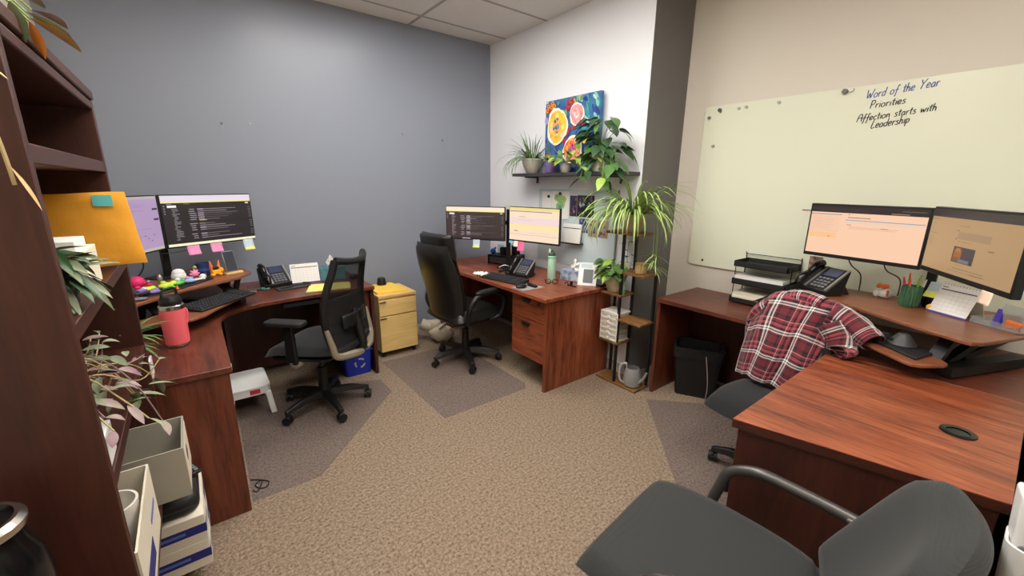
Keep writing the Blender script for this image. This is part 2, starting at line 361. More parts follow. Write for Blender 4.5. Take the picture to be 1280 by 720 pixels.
# ------------------------------------------------------------------ chair mats
def matmat():
    m = bpy.data.materials.new('mat_vinyl'); m.use_nodes = True; nt = m.node_tree; b = nt.nodes['Principled BSDF']
    b.inputs['Base Color'].default_value = lin((128, 116, 120)); b.inputs['Roughness'].default_value = 0.38; b.inputs['Alpha'].default_value = 0.20
    MATS['mat_vinyl'] = m
matmat()
def fmat(pts, label):
    tag(MB().prism(pts, 0.001, 0.0035).make('chair_mat', 'mat_vinyl', smooth=False), label, 'chair mat', 'clear vinyl chair mats')
fmat([(1.20, 2.275), (1.92, 2.275), (1.97, 2.35), (1.97, 3.42), (1.20, 3.42)], 'clear vinyl chair mat under the black leather chair')
fmat([(0.06, 2.17), (0.38, 2.17), (1.06, 2.86), (1.06, 3.10), (0.83, 3.19), (0.09, 3.40)], 'clear vinyl chair mat under the mesh backed chair')
fmat([(2.54, 1.60), (1.80, 0.88), (1.66, 0.60), (2.60, 0.60), (2.95, 1.12), (2.80, 1.33)], 'clear vinyl chair mat beside the right desk under the shirt draped chair')

# ------------------------------------------------------------------ chairs
def star_base(t, r=0.30, a0=0.0, zc=0.1, mt='black', wide=0.035):
    for k in range(5):
        a = a0 + k * 2 * PI / 5; c, s = math.cos(a), math.sin(a); px, py = -s, c
        pts = []
        m = MB()
        secs = ((0.03, wide, zc + 0.035, zc - 0.015), (r * 0.55, wide * 0.8, zc + 0.03, zc - 0.008), (r, wide * 0.55, zc - 0.002, zc - 0.03))
        ids = []
        for d, w, zt, zb in secs:
            ids.append([m._p(q) for q in ((c * d - px * w, s * d - py * w, zb), (c * d + px * w, s * d + py * w, zb), (c * d + px * w * .55, s * d + py * w * .55, zt), (c * d - px * w * .55, s * d - py * w * .55, zt))])
        for A, B in zip(ids, ids[1:]):
            for q in range(4): m.face((A[q], A[(q + 1) % 4], B[(q + 1) % 4], B[q]))
        m.face(ids[0][::-1]); m.face(ids[-1])
        m.make('base_leg', mt, t, bevel=0.005)
        w = MB(); cx, cy = c * (r - 0.01), s * (r - 0.01)
        b = a + 0.6 * math.sin(7 * k + a0 * 3); ux, uy = math.cos(b), math.sin(b)
        for sg in (-1, 1): w.cyl((cx + ux * 0.006 * sg, cy + uy * 0.006 * sg, 0.031), (cx + ux * 0.024 * sg, cy + uy * 0.024 * sg, 0.031), 0.0275, n=18)
        w.cyl((cx, cy, 0.03), (cx, cy, zc - 0.01), 0.01, n=8)
        w.ball((cx, cy, 0.046), (0.022, 0.022, 0.018), 10, 6)
        w.make('caster', 'black', t)
    MB().lathe([(0.045, zc - 0.02), (0.05, zc + 0.02), (0.034, zc + 0.06), (0.03, 0.26), (0.03, 0.30)], 20).make('column_cover', 'black', t)
    MB().cyl((0, 0, 0.28), (0, 0, 0.43), 0.016).make('gas_lift', 'black_gloss', t)

# mesh backed task chair
t = thing('task_chair', 'black mesh backed swivel chair with silver trim and an armrest at the left desk', 'chair', (0.60, 2.94, 0.004), R(46))
star_base(t, 0.30, R(14), 0.1)
MB().cbox((0, 0, 0.425), (0.2, 0.26, 0.05)).make('mechanism', 'black', t, bevel=0.01)
def seatpad(w, d, z, h, fy=0.0, mt='fabric_black', par=None, name='seat', droop=0.03):
    m = MB()
    def fn(top):
        def g(u, v):
            x = (u - 0.5) * 2; y = (v - 0.5) * 2
            k = (1 - abs(x) ** 5) * (1 - abs(y) ** 5)
            zz = z + (h * (k ** 0.3 if k > 0 else 0) if top else -0.3 * h * (k ** 0.3 if k > 0 else 0))
            zz += 0.012 * x * x - (droop * max(0, y) ** 3)
            ww = w * (1 - 0.08 * y * y - 0.05 * (y < 0) * -y)
            return (x * ww / 2, fy + y * d / 2 * (1 - 0.06 * x * x * x * x), zz)
        return g
    m.grid(fn(True), 18, 18); m.grid(fn(False), 18, 18)
    m.f = [f if i < 324 else f[::-1] for i, f in enumerate(m.f)]
    return m.make(name, mt, par, ang=60)
seatpad(0.50, 0.48, 0.47, 0.055, 0.02, par=t)
MB().prism(rrect(-0.23, 0.23, -0.2, 0.22, 0.06), 0.44, 0.455).make('seat_pan', 'black', t)
# curved back: frame + mesh
def backpt(u, v, w=0.46):
    """u -1..1 across, v 0..1 up; local: back at -Y"""
    z = 0.50 + v * 0.57
    wid = w / 2 * (0.80 + 0.30 * math.sin(PI * min(1, v * 0.75 + 0.18)) - 0.06 * v)
    y = -0.28 - 0.05 * v + 0.05 * math.sin(PI * v) + 0.055 * u * u * (0.7 + 0.3 * v)
    return Vector((u * wid, y, z + 0.025 * u * u * (v > 0.9)))
fr = MB()
for s in (-1, 1):
    fr.tube([backpt(s, v / 10) for v in range(11)], [0.024] * 11, 8, 2)
fr.tube([backpt(-1 + k / 5, 1.0) for k in range(11)], 0.022, 8, 2)
fr.tube([backpt(-1 + k / 5, 0.0) for k in range(11)], 0.026, 8, 2)
fr.make('back_frame', 'black', t)
mm = mat('mesh_back', (20, 20, 21), 0.8, alpha=0.80)
MB().grid(lambda u, v: backpt(2 * u - 1, v * 0.62), 14, 14).make('mesh_panel', mm, t, solid=0.002)
MB().grid(lambda u, v: backpt((2 * u - 1), 0.62 + 0.38 * v), 14, 8).make('mesh_window', mat('mesh_thin', (20, 20, 21), 0.8, alpha=0.55), t, solid=0.002)
MB().grid(lambda u, v: backpt((2 * u - 1) * 0.6, 0.24 + v * 0.16) + Vector((0, -0.030 - 0.01 * math.sin(PI * u), 0)), 10, 5).make('lumbar_pad', 'black', t, solid=0.012)
sp = MB()
sp.tube([(0, -0.06, 0.43), (0, -0.2, 0.42), (0, -0.315, 0.47), (0, -0.30, 0.60), (0, -0.275, 0.74)], [0.03, 0.032, 0.03, 0.026, 0.018], 10, 4)
sp.make('back_spine', 'black', t)
for s in (-1, 1):
    a = MB().tube([backpt(s, 0.30) + Vector((s * 0.018, -0.012, 0)), backpt(s, 0.12) + Vector((s * 0.02, -0.018, 0)), backpt(s, 0.0) + Vector((s * 0.012, -0.02, -0.012)), Vector((s * 0.10, -0.315, 0.462)), Vector((s * 0.03, -0.325, 0.45))], [0.014, 0.020, 0.024, 0.026, 0.018], 8, 4)
    a.make('trim_strip', 'champagne', t)
for s in (-1, 1):
    if s == 1: continue
    A = t
    MB().tube([(s * 0.14, 0.0, 0.42), (s * 0.27, 0.0, 0.425), (s * 0.30, 0.0, 0.47)], [0.018, 0.02, 0.02], 10, 4).make('arm_bracket', 'champagne', A)
    MB().hexa([(s * 0.30 - 0.015, -0.035, 0.45), (s * 0.30 + 0.015, -0.035, 0.45), (s * 0.30 + 0.015, 0.035, 0.45), (s * 0.30 - 0.015, 0.035, 0.45)], [(s * 0.30 - 0.013, -0.028, 0.71), (s * 0.30 + 0.013, -0.028, 0.71), (s * 0.30 + 0.013, 0.028, 0.71), (s * 0.30 - 0.013, 0.028, 0.71)]).make('arm_post', 'black', A, bevel=0.006)
    MB().prism(rrect(s * 0.30 - 0.045, s * 0.30 + 0.045, -0.11, 0.14, 0.03), 0.705, 0.735).make('arm_pad', 'black_soft', A, bevel=0.008)
s = 1
MB().tube([(0.14, 0.0, 0.42), (0.27, 0.0, 0.425), (0.30, 0.0, 0.47)], [0.018, 0.02, 0.02], 10, 4).make('arm_bracket', 'champagne', t)
MB().hexa([(0.285, -0.035, 0.45), (0.315, -0.035, 0.45), (0.315, 0.035, 0.45), (0.285, 0.035, 0.45)], [(0.287, -0.028, 0.60), (0.313, -0.028, 0.60), (0.313, 0.028, 0.60), (0.287, 0.028, 0.60)]).make('arm_post', 'black', t, bevel=0.006)

# leather executive chair
t = thing('executive_chair', 'black leather executive chair with a pillow headrest at the far desk', 'chair', (1.83, 3.03, 0.004), R(-83))
star_base(t, 0.31, R(-27), 0.1, wide=0.04)
MB().cbox((0, 0, 0.41), (0.24, 0.3, 0.05)).make('mechanism', 'black', t, bevel=0.01)
seatpad(0.53, 0.52, 0.44, 0.10, 0.0, 'leather', t, 'seat_cushion', 0.02)
def slab(fn, w0, th, nu=14, nv=16):
    """cushion: fn(u,v)->centre point, thickness along local y"""
    m = MB()
    def s_(sg):
        def g(u, v):
            x = 2 * u - 1; y = 2 * v - 1
            k = max(0.0, (1 - abs(x) ** 6) * (1 - abs(y) ** 8)) ** 0.4
            p = Vector(fn(x, v)); p.y += sg * th * (0.12 + 0.88 * k) / 2
            return p
        return g
    m.grid(s_(1), nu, nv); n = len(m.f); m.grid(s_(-1), nu, nv)
    m.f = [f[::-1] if i < n else f for i, f in enumerate(m.f)]
    # rim
    rim = [(i / nu, 0) for i in range(nu)] + [(1, j / nv) for j in range(nv)] + [(1 - i / nu, 1) for i in range(nu)] + [(0, 1 - j / nv) for j in range(nv)]
    a = [m._p(s_(1)(*q)) for q in rim]; b = [m._p(s_(-1)(*q)) for q in rim]; q = len(rim)
    for i in range(q): m.face((a[i], a[(i + 1) % q], b[(i + 1) % q], b[i]))
    return m
def eb(x, v):
    w = 0.24 * (0.86 + 0.16 * math.sin(PI * min(1, v * 1.05)) + 0.02 * v)
    return (x * w, -0.20 - 0.13 * v + 0.05 * math.sin(PI * v * 1.1) * (1 - v) - 0.02 + 0.03 * x * x, 0.42 + 0.67 * v)
slab(eb, 0.5, 0.10).make('backrest', 'leather', t, ang=60)
slab(lambda x, v: (x * 0.19, eb(x, 0.05 + 0.75 * v)[1] + 0.062, 0.47 + 0.50 * v), 0.4, 0.07).make('back_cushion', 'leather', t, ang=60)
slab(lambda x, v: (x * 0.20, -0.262 + 0.02 * x * x - 0.03 * v, 0.965 + 0.205 * v), 0.4, 0.12).make('headrest', 'leather', t, ang=60)
for s in (-1, 1):
    MB().tube([(s * 0.25, -0.16, 0.43), (s * 0.30, -0.19, 0.56), (s * 0.31, -0.12, 0.665), (s * 0.31, 0.05, 0.69), (s * 0.30, 0.19, 0.62), (s * 0.27, 0.18, 0.46), (s * 0.22, 0.1, 0.42)], [0.018, 0.02, 0.022, 0.022, 0.02, 0.02, 0.018], 10, 5).make('arm', 'black', t)
    MB().ball((s * 0.31, 0.02, 0.70), (0.034, 0.15, 0.024), 14, 8, 0.8).make('arm_pad', 'leather', t)

# chair under the plaid shirt
t = thing('swivel_chair', 'dark swivel chair turned from the right desk, its back hidden by a plaid shirt', 'chair', (2.26, 0.735, 0.004), R(86))
star_base(t, 0.22, R(10), 0.09)
MB().cbox((0, 0, 0.41), (0.2, 0.26, 0.05)).make('mechanism', 'black', t, bevel=0.01)
seatpad(0.45, 0.42, 0.435, 0.05, 0.01, 'fabric_black', t)
slab(lambda x, v: (x * 0.185 * (0.85 + 0.15 * math.sin(PI * (0.2 + 0.7 * v))), -0.19 - 0.09 * v + 0.05 * x * x, 0.54 + 0.40 * v), 0.4, 0.06).make('backrest', 'fabric_black', t, ang=60)
MB().tube([(0, -0.05, 0.42), (0, -0.20, 0.42), (0, -0.25, 0.52), (0, -0.26, 0.68)], 0.02, 8, 4).make('back_spine', 'black', t)

# guest chair in the foreground
t = thing('guest_chair', 'black fabric guest chair with a curved metal arm in the foreground', 'chair', (1.085, 0.40, 0), R(7))
def ribfab():
    m = mat('rib_fabric', (42, 44, 43), 0.85, sheen=0.1); nt = m.node_tree; b = nt.nodes['Principled BSDF']
    tc = nt.nodes.new('ShaderNodeTexCoord'); w = nt.nodes.new('ShaderNodeTexWave'); w.inputs['Scale'].default_value = 70; w.inputs['Distortion'].default_value = 1.2; w.inputs['Detail'].default_value = 2; w.bands_direction = 'Z'
    bp = nt.nodes.new('ShaderNodeBump'); bp.inputs['Strength'].default_value = 0.25; bp.inputs['Distance'].default_value = 0.002
    nt.links.new(tc.outputs['Object'], w.inputs['Vector']); nt.links.new(w.outputs['Fac'], bp.inputs['Height']); nt.links.new(bp.outputs['Normal'], b.inputs['Normal'])
ribfab()
seatpad(0.56, 0.57, 0.435, 0.065, 0.05, 'rib_fabric', t, 'seat', 0.015)
slab(lambda x, v: (x * (0.26 - 0.03 * v) * (1 - 0.10 * v ** 6), -0.26 - 0.17 * v + 0.05 * x * x, 0.50 + 0.425 * v - 0.05 * v * abs(x) ** 4), 0.5, 0.09, 24, 16).make('backrest', 'rib_fabric', t, ang=60)
for s in (-1, 1):
    MB().tube([(s * 0.27, -0.33, 0.625), (s * 0.285, -0.26, 0.63), (s * 0.29, -0.10, 0.642), (s * 0.29, 0.00, 0.642), (s * 0.29, 0.075, 0.60), (s * 0.285, 0.10, 0.53), (s * 0.28, 0.13, 0.40), (s * 0.275, 0.20, 0.014)], 0.018, 12, 6).make('leg', 'gun', t)
    MB().tube([(s * 0.26, -0.36, 0.64), (s * 0.27, -0.31, 0.50), (s * 0.275, -0.30, 0.35), (s * 0.28, -0.36, 0.014)], 0.0125, 10, 5).make('leg', 'gun', t)
    MB().tube([(s * 0.285, -0.215, 0.634), (s * 0.26, -0.36, 0.62)], 0.012, 10).make('arm_joint', 'silver', t)
    MB().tube([(s * 0.278, 0.12, 0.41), (s * 0.275, -0.30, 0.41)], 0.0125, 10).make('side_rail', 'gun', t)
for y in (0.1, -0.28): MB().tube([(-0.275, y, 0.405), (0.275, y, 0.405)], 0.0125, 10).make('cross_rail', 'gun', t)
# ------------------------------------------------------------------ sit-stand risers
LZ, LTZ, RZ_, RTZ = 0.94, 0.84, 0.96, 0.84
def bar(m, a, b, w, h):
    """rectangular bar between two points, w across (horizontal), h vertical"""
    a = Vector(a); b = Vector(b); d = (b - a).normalized(); s = d.cross(Vector((0, 0, 1)))
    if s.length < 1e-4: s = Vector((1, 0, 0))
    s.normalize(); u = s.cross(d); s *= w / 2; u *= h / 2
    m.hexa([a - s - u, a + s - u, b + s - u, b - s - u], [a - s + u, a + s + u, b + s + u, b - s + u])
    return m
t = thing('desk_riser', 'brown sit-stand riser with keyboard tray on the left mahogany desk', 'desk riser', (0, 0, 0))
MB().prism([(0.30, 3.40), (0.22, 3.255), (-0.076, 3.042), (-0.28, 2.80), (-0.50, 2.80), (-0.52, 3.2), (-0.15, 3.75), (0.12, 3.75), (0.28, 3.56)], LZ - 0.018, LZ).make('platform', 'riser1', t, bevel=0.004)
MB().prism([(-0.33, 2.74), (-0.06, 2.72), (0.0, 2.77), (0.07, 2.90), (0.193, 3.078), (0.305, 3.198), (0.30, 3.235), (0.20, 3.25), (-0.10, 3.04), (-0.3, 2.83)], LTZ - 0.016, LTZ).make('keyboard_tray', 'riser1', t, bevel=0.004)
for (x, y) in ((-0.26, 3.0), (0.16, 3.36)):
    m = MB(); bar(m, (x - 0.03, y + 0.05, DZ + 0.028), (x + 0.0, y - 0.01, LZ - 0.02), 0.03, 0.02); m.make('lift_arm', 'black', t)
    m = MB(); bar(m, (x + 0.03, y + 0.08, DZ + 0.028), (x + 0.06, y + 0.02, LZ - 0.02), 0.03, 0.02); m.make('lift_arm', 'black', t)
m = MB(); bar(m, (-0.32, 2.86, DZ + 0.015), (-0.16, 3.3, DZ + 0.015), 0.06, 0.028); bar(m, (0.22, 3.24, DZ + 0.015), (-0.1, 3.5, DZ + 0.015), 0.06, 0.028); bar(m, (-0.28, 2.95, DZ + 0.015), (0.20, 3.33, DZ + 0.015), 0.05, 0.028)
m.make('base_frame', 'black', t)
m = MB(); bar(m, (-0.20, 2.98, LTZ - 0.01), (-0.26, 3.06, LZ - 0.03), 0.05, 0.02); m.make('tray_bracket', 'black', t)
m = MB(); bar(m, (0.18, 3.23, LTZ - 0.01), (0.10, 3.33, LZ - 0.03), 0.05, 0.02); m.make('tray_bracket', 'black', t)

t = thing('desk_riser', 'brown sit-stand riser holding two monitors on the right desk', 'desk riser', (0, 0, 0))
MB().prism([(2.83, 0.815), (2.685, 0.533), (2.54, 0.295), (2.45, 0.135), (2.44, 0.10), (2.47, 0.07), (2.735, -0.03), (3.16, 0.0), (3.16, 0.80), (2.95, 0.83)], RZ_ - 0.018, RZ_).make('platform', 'riser1', t, bevel=0.004)
MB().prism([(2.72, 0.71), (2.50, 0.445), (2.36, 0.275), (2.345, 0.245), (2.36, 0.215), (2.44, 0.155), (2.47, 0.148), (2.635, 0.234), (2.78, 0.40), (2.87, 0.62), (2.80, 0.74)], RTZ - 0.016, RTZ).make('keyboard_tray', 'riser1', t, bevel=0.004)
m = MB(); bar(m, (2.52, 0.16, DZ + 0.03), (2.98, -0.035, DZ + 0.03), 0.06, 0.045); bar(m, (2.85, 0.74, DZ + 0.015), (3.1, 0.62, DZ + 0.015), 0.06, 0.028); bar(m, (2.66, 0.16, DZ + 0.015), (2.98, 0.68, DZ + 0.015), 0.06, 0.028); m.make('base_frame', 'black', t)
for a, b in (((2.62, 0.17, DZ + 0.04), (2.80, 0.07, RZ_ - 0.03)), ((2.70, 0.13, DZ + 0.06), (2.98, 0.0, RZ_ - 0.05)), ((2.90, 0.72, DZ + 0.03), (3.02, 0.66, RZ_ - 0.03))):
    m = MB(); bar(m, a, b, 0.035, 0.03); m.make('lift_arm', 'black', t)
m = MB(); bar(m, (2.52, 0.20, RTZ - 0.028), (2.62, 0.17, RZ_ - 0.03), 0.05, 0.03); bar(m, (2.60, 0.16, RZ_ - 0.04), (2.90, 0.02, RZ_ - 0.05), 0.04, 0.03); m.make('tray_bracket', 'black', t)

# ------------------------------------------------------------------ monitors
SCR = {}
def smat(rgb, s=1.0):
    k = 'screen_%d_%d_%d' % rgb
    return glow(k, rgb, s)
def monitor(label, pl, pr_, zb, zt, rects, tilt=0.0, bez=0.008, chin=0.016, depth=0.03, grp=None, es=1.0):
    pl, pr_ = Vector((*pl, 0)), Vector((*pr_, 0)); c = (pl + pr_) / 2; w = (pr_ - pl).length; d = pr_ - pl
    rz = math.atan2(d.y, d.x); h = zt - zb
    t = thing('monitor', label, 'monitor', (c.x, c.y, zb), rz, grp)
    MB().box(-w / 2, w / 2, 0, depth, 0, h).make('casing', 'black', t, bevel=0.004)
    MB().box(-w * 0.22, w * 0.22, depth, depth + 0.03, h * 0.22, h * 0.78).make('rear_housing', 'black', t, bevel=0.01)
    x0, x1, y0, y1 = -w / 2 + bez, w / 2 - bez, chin, h - bez
    m = MB(); cols = []
    for k, (a, b, cc, dd, rgb) in enumerate(rects):
        if rgb not in cols: cols.append(rgb)
        m.mi = cols.index(rgb); yy = -0.0008 - 0.00006 * k
        X0, X1, Y0, Y1 = x0 + a * (x1 - x0), x0 + b * (x1 - x0), y1 - dd * (y1 - y0), y1 - cc * (y1 - y0)
        m.poly([(X0, yy, Y0), (X1, yy, Y0), (X1, yy, Y1), (X0, yy, Y1)])
    m.make('screen', [smat(q, es) for q in cols], t, smooth=False)
    return t
def mail(seed, bg, top, edge, dark):
    rd = random.Random(seed)
    r = [(0, 1, 0, 1, bg), (0, 1, 0, 0.115, top), (0, 1, 0.115, 0.145, edge)]
    r.append((0.055, 0.145, 0.19, 0.235, (245, 240, 245)))
    for k in range(20): r.append((0.09 + rd.uniform(0, .02), 0.12 + rd.uniform(0, .06), 0.26 + k * 0.032, 0.272 + k * 0.032, (150, 140, 148)))
    for k in range(4): r.append((0.015, 0.03, 0.19 + k * 0.05, 0.215 + k * 0.05, (140, 130, 140)))
    r.append((0.05, 0.10, 0.16, 0.172, (150, 140, 148))); r.append((0.22, 0.28, 0.16, 0.172, (130, 122, 128)))
    r.append((0.93, 0.97, 0.165, 0.195, (225, 215, 225)))
    for k in range(15):
        y = 0.27 + k * 0.042
        if k in (6, 11): continue
        r.append((0.25 + rd.uniform(0, .02), 0.31 + rd.uniform(0, .03), y, y + 0.014, (165, 155, 160)))
        r.append((0.355, 0.42, y, y + 0.016, rd.choice(((220, 210, 216), (150, 140, 150), (196, 180, 196)))))
        r.append((0.42, rd.uniform(.5, .85), y + 0.002, y + 0.013, rd.choice(((120, 112, 116), (150, 140, 146), (96, 88, 94)))))
        r.append((0.955, 0.985, y, y + 0.012, (130, 120, 128)))
        r.append((0.355, 0.93, y + 0.026, y + 0.029, (70, 60, 64)))
    r.append((0.36, 0.44, 0.50, 0.512, (214, 190, 70)))
    if dark: r.append((0, 1, 0.955, 1, (40, 30, 36))); r.append((0.28, 0.42, 0.965, 0.985, (220, 200, 220)))
    else: r.append((0, 1, 0.95, 1, (250, 244, 205)))
    return r
M1 = mail(3, (38, 30, 34), (232, 220, 236), (244, 232, 150), False)
monitor('wide monitor with a dark mail list and pale bars, above the left riser', (-0.127, 3.385), (0.385, 3.655), 1.140, 1.475, M1, bez=0.006, chin=0.010)
pur = [(0, 1, 0, 1, (176, 150, 186)), (0, 1, 0, 0.05, (186, 172, 176)), (0, 1, 0.95, 1, (190, 184, 160))]
rd = random.Random(5)
for k in range(26): y = 0.12 + k * 0.031; a = rd.uniform(.05, .5); pur.append((a, a + rd.uniform(.05, .4), y, y + 0.009, (158, 134, 170)))
for y in (0.22, 0.41): pur.append((0.90, 0.985, y, y + 0.035, (62, 46, 66)))
for k in range(4): pur.append((0.70 + 0.05 * k, 0.72 + 0.05 * k, 0.70 + 0.05 * (k % 3), 0.72 + 0.05 * (k % 3), (110, 90, 130)))
monitor('angled monitor with a lilac page, half behind the orange envelope', (-0.395, 2.905), (-0.137, 3.375), 1.140, 1.475, pur, bez=0.006, chin=0.010)
t = thing('monitor_stand', 'black monitor post standing behind the toys on the left riser', 'monitor stand', (-0.155, 3.52, LZ), R(40))
MB().box(-0.022, 0.022, -0.012, 0.012, 0.006, 0.38).make('post', 'black', t, bevel=0.003); MB().prism(rrect(-0.1, 0.1, -0.08, 0.08, 0.02), 0, 0.008).make('foot', 'black', t)
MB().box(-0.13, 0.14, 0.013, 0.028, 0.31, 0.35).make('crossbar', 'black', t, bevel=0.003)
M2 = mail(9, (62, 48, 46), (255, 232, 208), (250, 238, 120), True)
monitor('thin monitor with a brown mail list beside the slate wall, over the far desk', (1.99, 3.62), (2.352, 3.14), 1.035, 1.355, M2, bez=0.007, chin=0.009)
pale = [(0, 1, 0, 1, (252, 226, 196)), (0, 1, 0, 0.09, (244, 220, 138)), (0.01, 0.86, 0.105, 0.125, (104, 88, 150)), (0, 1, 0.30, 0.50, (246, 218, 216)), (0, 1, 0.50, 0.66, (252, 230, 170)), (0, 1, 0.80, 0.83, (236, 206, 190)), (0.1, 0.18, 0.705, 0.725, (90, 76, 70)), (0.2, 0.34, 0.27, 0.285, (190, 160, 140)), (0.18, 0.5, 0.37, 0.378, (214, 186, 180)), (0.4, 0.85, 0.74, 0.748, (214, 186, 160))]
monitor('monitor with a pale yellow page above the green bottle on the far desk', (2.378, 3.11), (2.505, 2.565), 1.045, 1.365, pale, bez=0.006, chin=0.016)
t = thing('monitor_stand', 'black monitor pole between the two screens of the far desk', 'monitor stand', (2.44, 3.20, DZ), R(-65))
MB().box(-0.02, 0.02, -0.012, 0.012, 0.0, 0.57).make('post', 'black', t, bevel=0.003); MB().prism(rrect(-0.1, 0.1, -0.07, 0.07, 0.02), 0, 0.008).make('foot', 'black', t)
MB().box(-0.12, 0.12, 0.0121, 0.025, 0.42, 0.46).make('crossbar', 'black', t, bevel=0.003)
peach = [(0, 1, 0, 1, (250, 204, 172)), (0, 1, 0, 0.135, (40, 30, 32)), (0, 0.52, 0.045, 0.075, (52, 42, 40)), (0.05, 0.55, 0.09, 0.1, (70, 60, 58)), (0.80, 0.98, 0.05, 0.062, (110, 96, 92)), (0.72, 0.86, 0.10, 0.118, (150, 120, 100)),
         (0.0, 0.30, 0.165, 0.185, (160, 160, 160)), (0.0, 0.29, 0.20, 0.52, (246, 200, 168)), (0.0, 0.29, 0.52, 0.525, (214, 178, 150)), (0, 0.28, 0.55, 0.66, (250, 196, 140)), (0.36, 0.37, 0.155, 0.17, (70, 60, 60)), (0.36, 0.56, 0.215, 0.228, (120, 100, 90)), (0.34, 0.99, 0.265, 0.282, (150, 166, 176)), (0.34, 0.99, 0.30, 0.33, (232, 206, 186)), (0.36, 0.40, 0.36, 0.375, (190, 150, 130)), (0.38, 0.8, 0.40, 0.415, (230, 184, 154)), (0.38, 0.78, 0.43, 0.44, (226, 180, 150)), (0.66, 0.72, 0.395, 0.405, (150, 120, 104)), (0.2, 0.22, 0.62, 0.635, (200, 120, 60))]
for k in range(8): peach.append((0.02, 0.2 + 0.02 * (k % 3), 0.215 + k * 0.035, 0.221 + k * 0.035, (220, 178, 150)))
monitor('black monitor with a peach coloured page in front of the glass board', (2.874, 0.87), (2.77, 0.347), 1.178, 1.475, peach, bez=0.010, chin=0.020)
tan_ = [(0, 1, 0, 1, (176, 142, 102)), (0, 1, 0, 0.13, (58, 52, 50)), (0.36, 0.47, 0.235, 0.243, (130, 104, 76)), (0.37, 0.72, 0.33, 0.44, (160, 130, 96)), (0.35, 0.37, 0.31, 0.322, (90, 70, 50)), (0.35, 0.365, 0.435, 0.452, (70, 54, 40)), (0.38, 0.55, 0.475, 0.482, (140, 112, 82)), (0.02, 0.09, 0.17, 0.18, (130, 104, 78)), (0.02, 0.10, 0.40, 0.41, (140, 112, 84)), (0.02, 0.07, 0.24, 0.246, (140, 112, 84)), (0.02, 0.07, 0.46, 0.60, (168, 136, 98)),
        (0.36, 0.60, 0.555, 0.80, (58, 56, 62)), (0.375, 0.46, 0.60, 0.74, (150, 90, 40)), (0.39, 0.44, 0.575, 0.63, (170, 110, 52)), (0.37, 0.45, 0.72, 0.79, (120, 76, 40)), (0.44, 0.56, 0.74, 0.79, (110, 110, 116)), (0.72, 0.78, 0.53, 0.545, (120, 96, 70)), (0.42, 0.52, 0.83, 0.836, (150, 120, 90)), (0.40, 0.74, 0.885, 0.893, (122, 98, 74)), (0.34, 0.72, 0.93, 0.938, (150, 120, 90)), (0.6, 0.75, 0.92, 0.928, (126, 100, 74))]
monitor('black monitor with a tan page and a small photo at the right edge', (2.764, 0.344), (2.245, 0.035), 1.185, 1.483, tan_, bez=0.008, chin=0.022)
t = thing('monitor_stand', 'black twin arm monitor post behind the green cactus cup on the right riser', 'monitor stand', (3.09, 0.33, RZ_), 0)
MB().box(-0.02, 0.02, -0.02, 0.02, 0.006, 0.38).make('post', 'black', t, bevel=0.003); MB().prism(rrect(-0.05, 0.05, -0.06, 0.06, 0.02), 0, 0.008).make('foot', 'black', t)
for q in ((-0.178, 0.235), (-0.41, -0.11)):
    m = MB(); bar(m, (0, 0, 0.35), (q[0], q[1], 0.35), 0.03, 0.03); m.make('arm', 'black', t)
# ------------------------------------------------------------------ sticky notes
mat('note_pink', (236, 150, 196), 0.8); mat('note_hot', (246, 110, 160), 0.8); mat('note_blue', (196, 214, 226), 0.8); mat('note_yel', (240, 240, 120), 0.8); mat('note_teal', (104, 196, 190), 0.8); mat('note_peach', (250, 220, 196), 0.8); mat('note_cyan', (120, 200, 224), 0.8)
def note(label, loc, rz, w, h, m1, m2=None, curl=0.25):
    """hangs down from loc; surface faces local -y"""
    m = MB()
    def g(u, v): return ((u - 0.5) * w, -curl * h * v * v, -v * h)
    m.grid(g, 4, 8)
    m.m = [1 if (m2 and i // 4 >= 6) else 0 for i in range(len(m.f))]
    return tag(m.make('sticky_note', [m1, m2 or m1], None, loc, rz, solid=0.0006), label, 'sticky note', 'sticky notes hanging from the monitors')
rl = math.atan2(0.27, 0.512)
def onl(f, off=0.004): return (-0.127 + 0.512 * f + off * math.sin(rl), 3.385 + 0.27 * f - off * math.cos(rl))
note('pink sticky note hanging nearer the lilac page under the left monitor', (*onl(0.25), 1.146), rl, 0.075, 0.06, 'note_pink')
note('pink sticky note hanging nearest the middle under the left monitor', (*onl(0.50), 1.146), rl, 0.075, 0.06, 'note_pink')
note('pale blue and yellow sticky note under the right end of the left monitor', (*onl(0.89), 1.146), rl, 0.075, 0.075, 'note_blue', 'note_yel')
rm = math.atan2(-0.48, 0.362)
note('pale blue and yellow sticky note under the brown mail list monitor', (2.176, 3.365, 1.04), rm, 0.07, 0.075, 'note_blue', 'note_yel')
rm2 = math.atan2(-0.545, 0.127)
note('hot pink sticky note under the pale yellow page monitor', (2.400, 2.955, 1.05), rm2, 0.072, 0.085, 'note_hot')
note('small white sticky note under the pale yellow page monitor', (2.388, 3.015, 1.05), rm2, 0.05, 0.05, 'paper')
note('tiny cyan sticky note under the pale yellow page monitor', (2.377, 3.08, 1.05), rm2, 0.04, 0.022, 'note_cyan')
note('peach sticky note hanging under the tan page monitor', (2.330, 0.094, 1.19), R(-149.5), 0.066, 0.05, 'note_peach', None, 0.1)

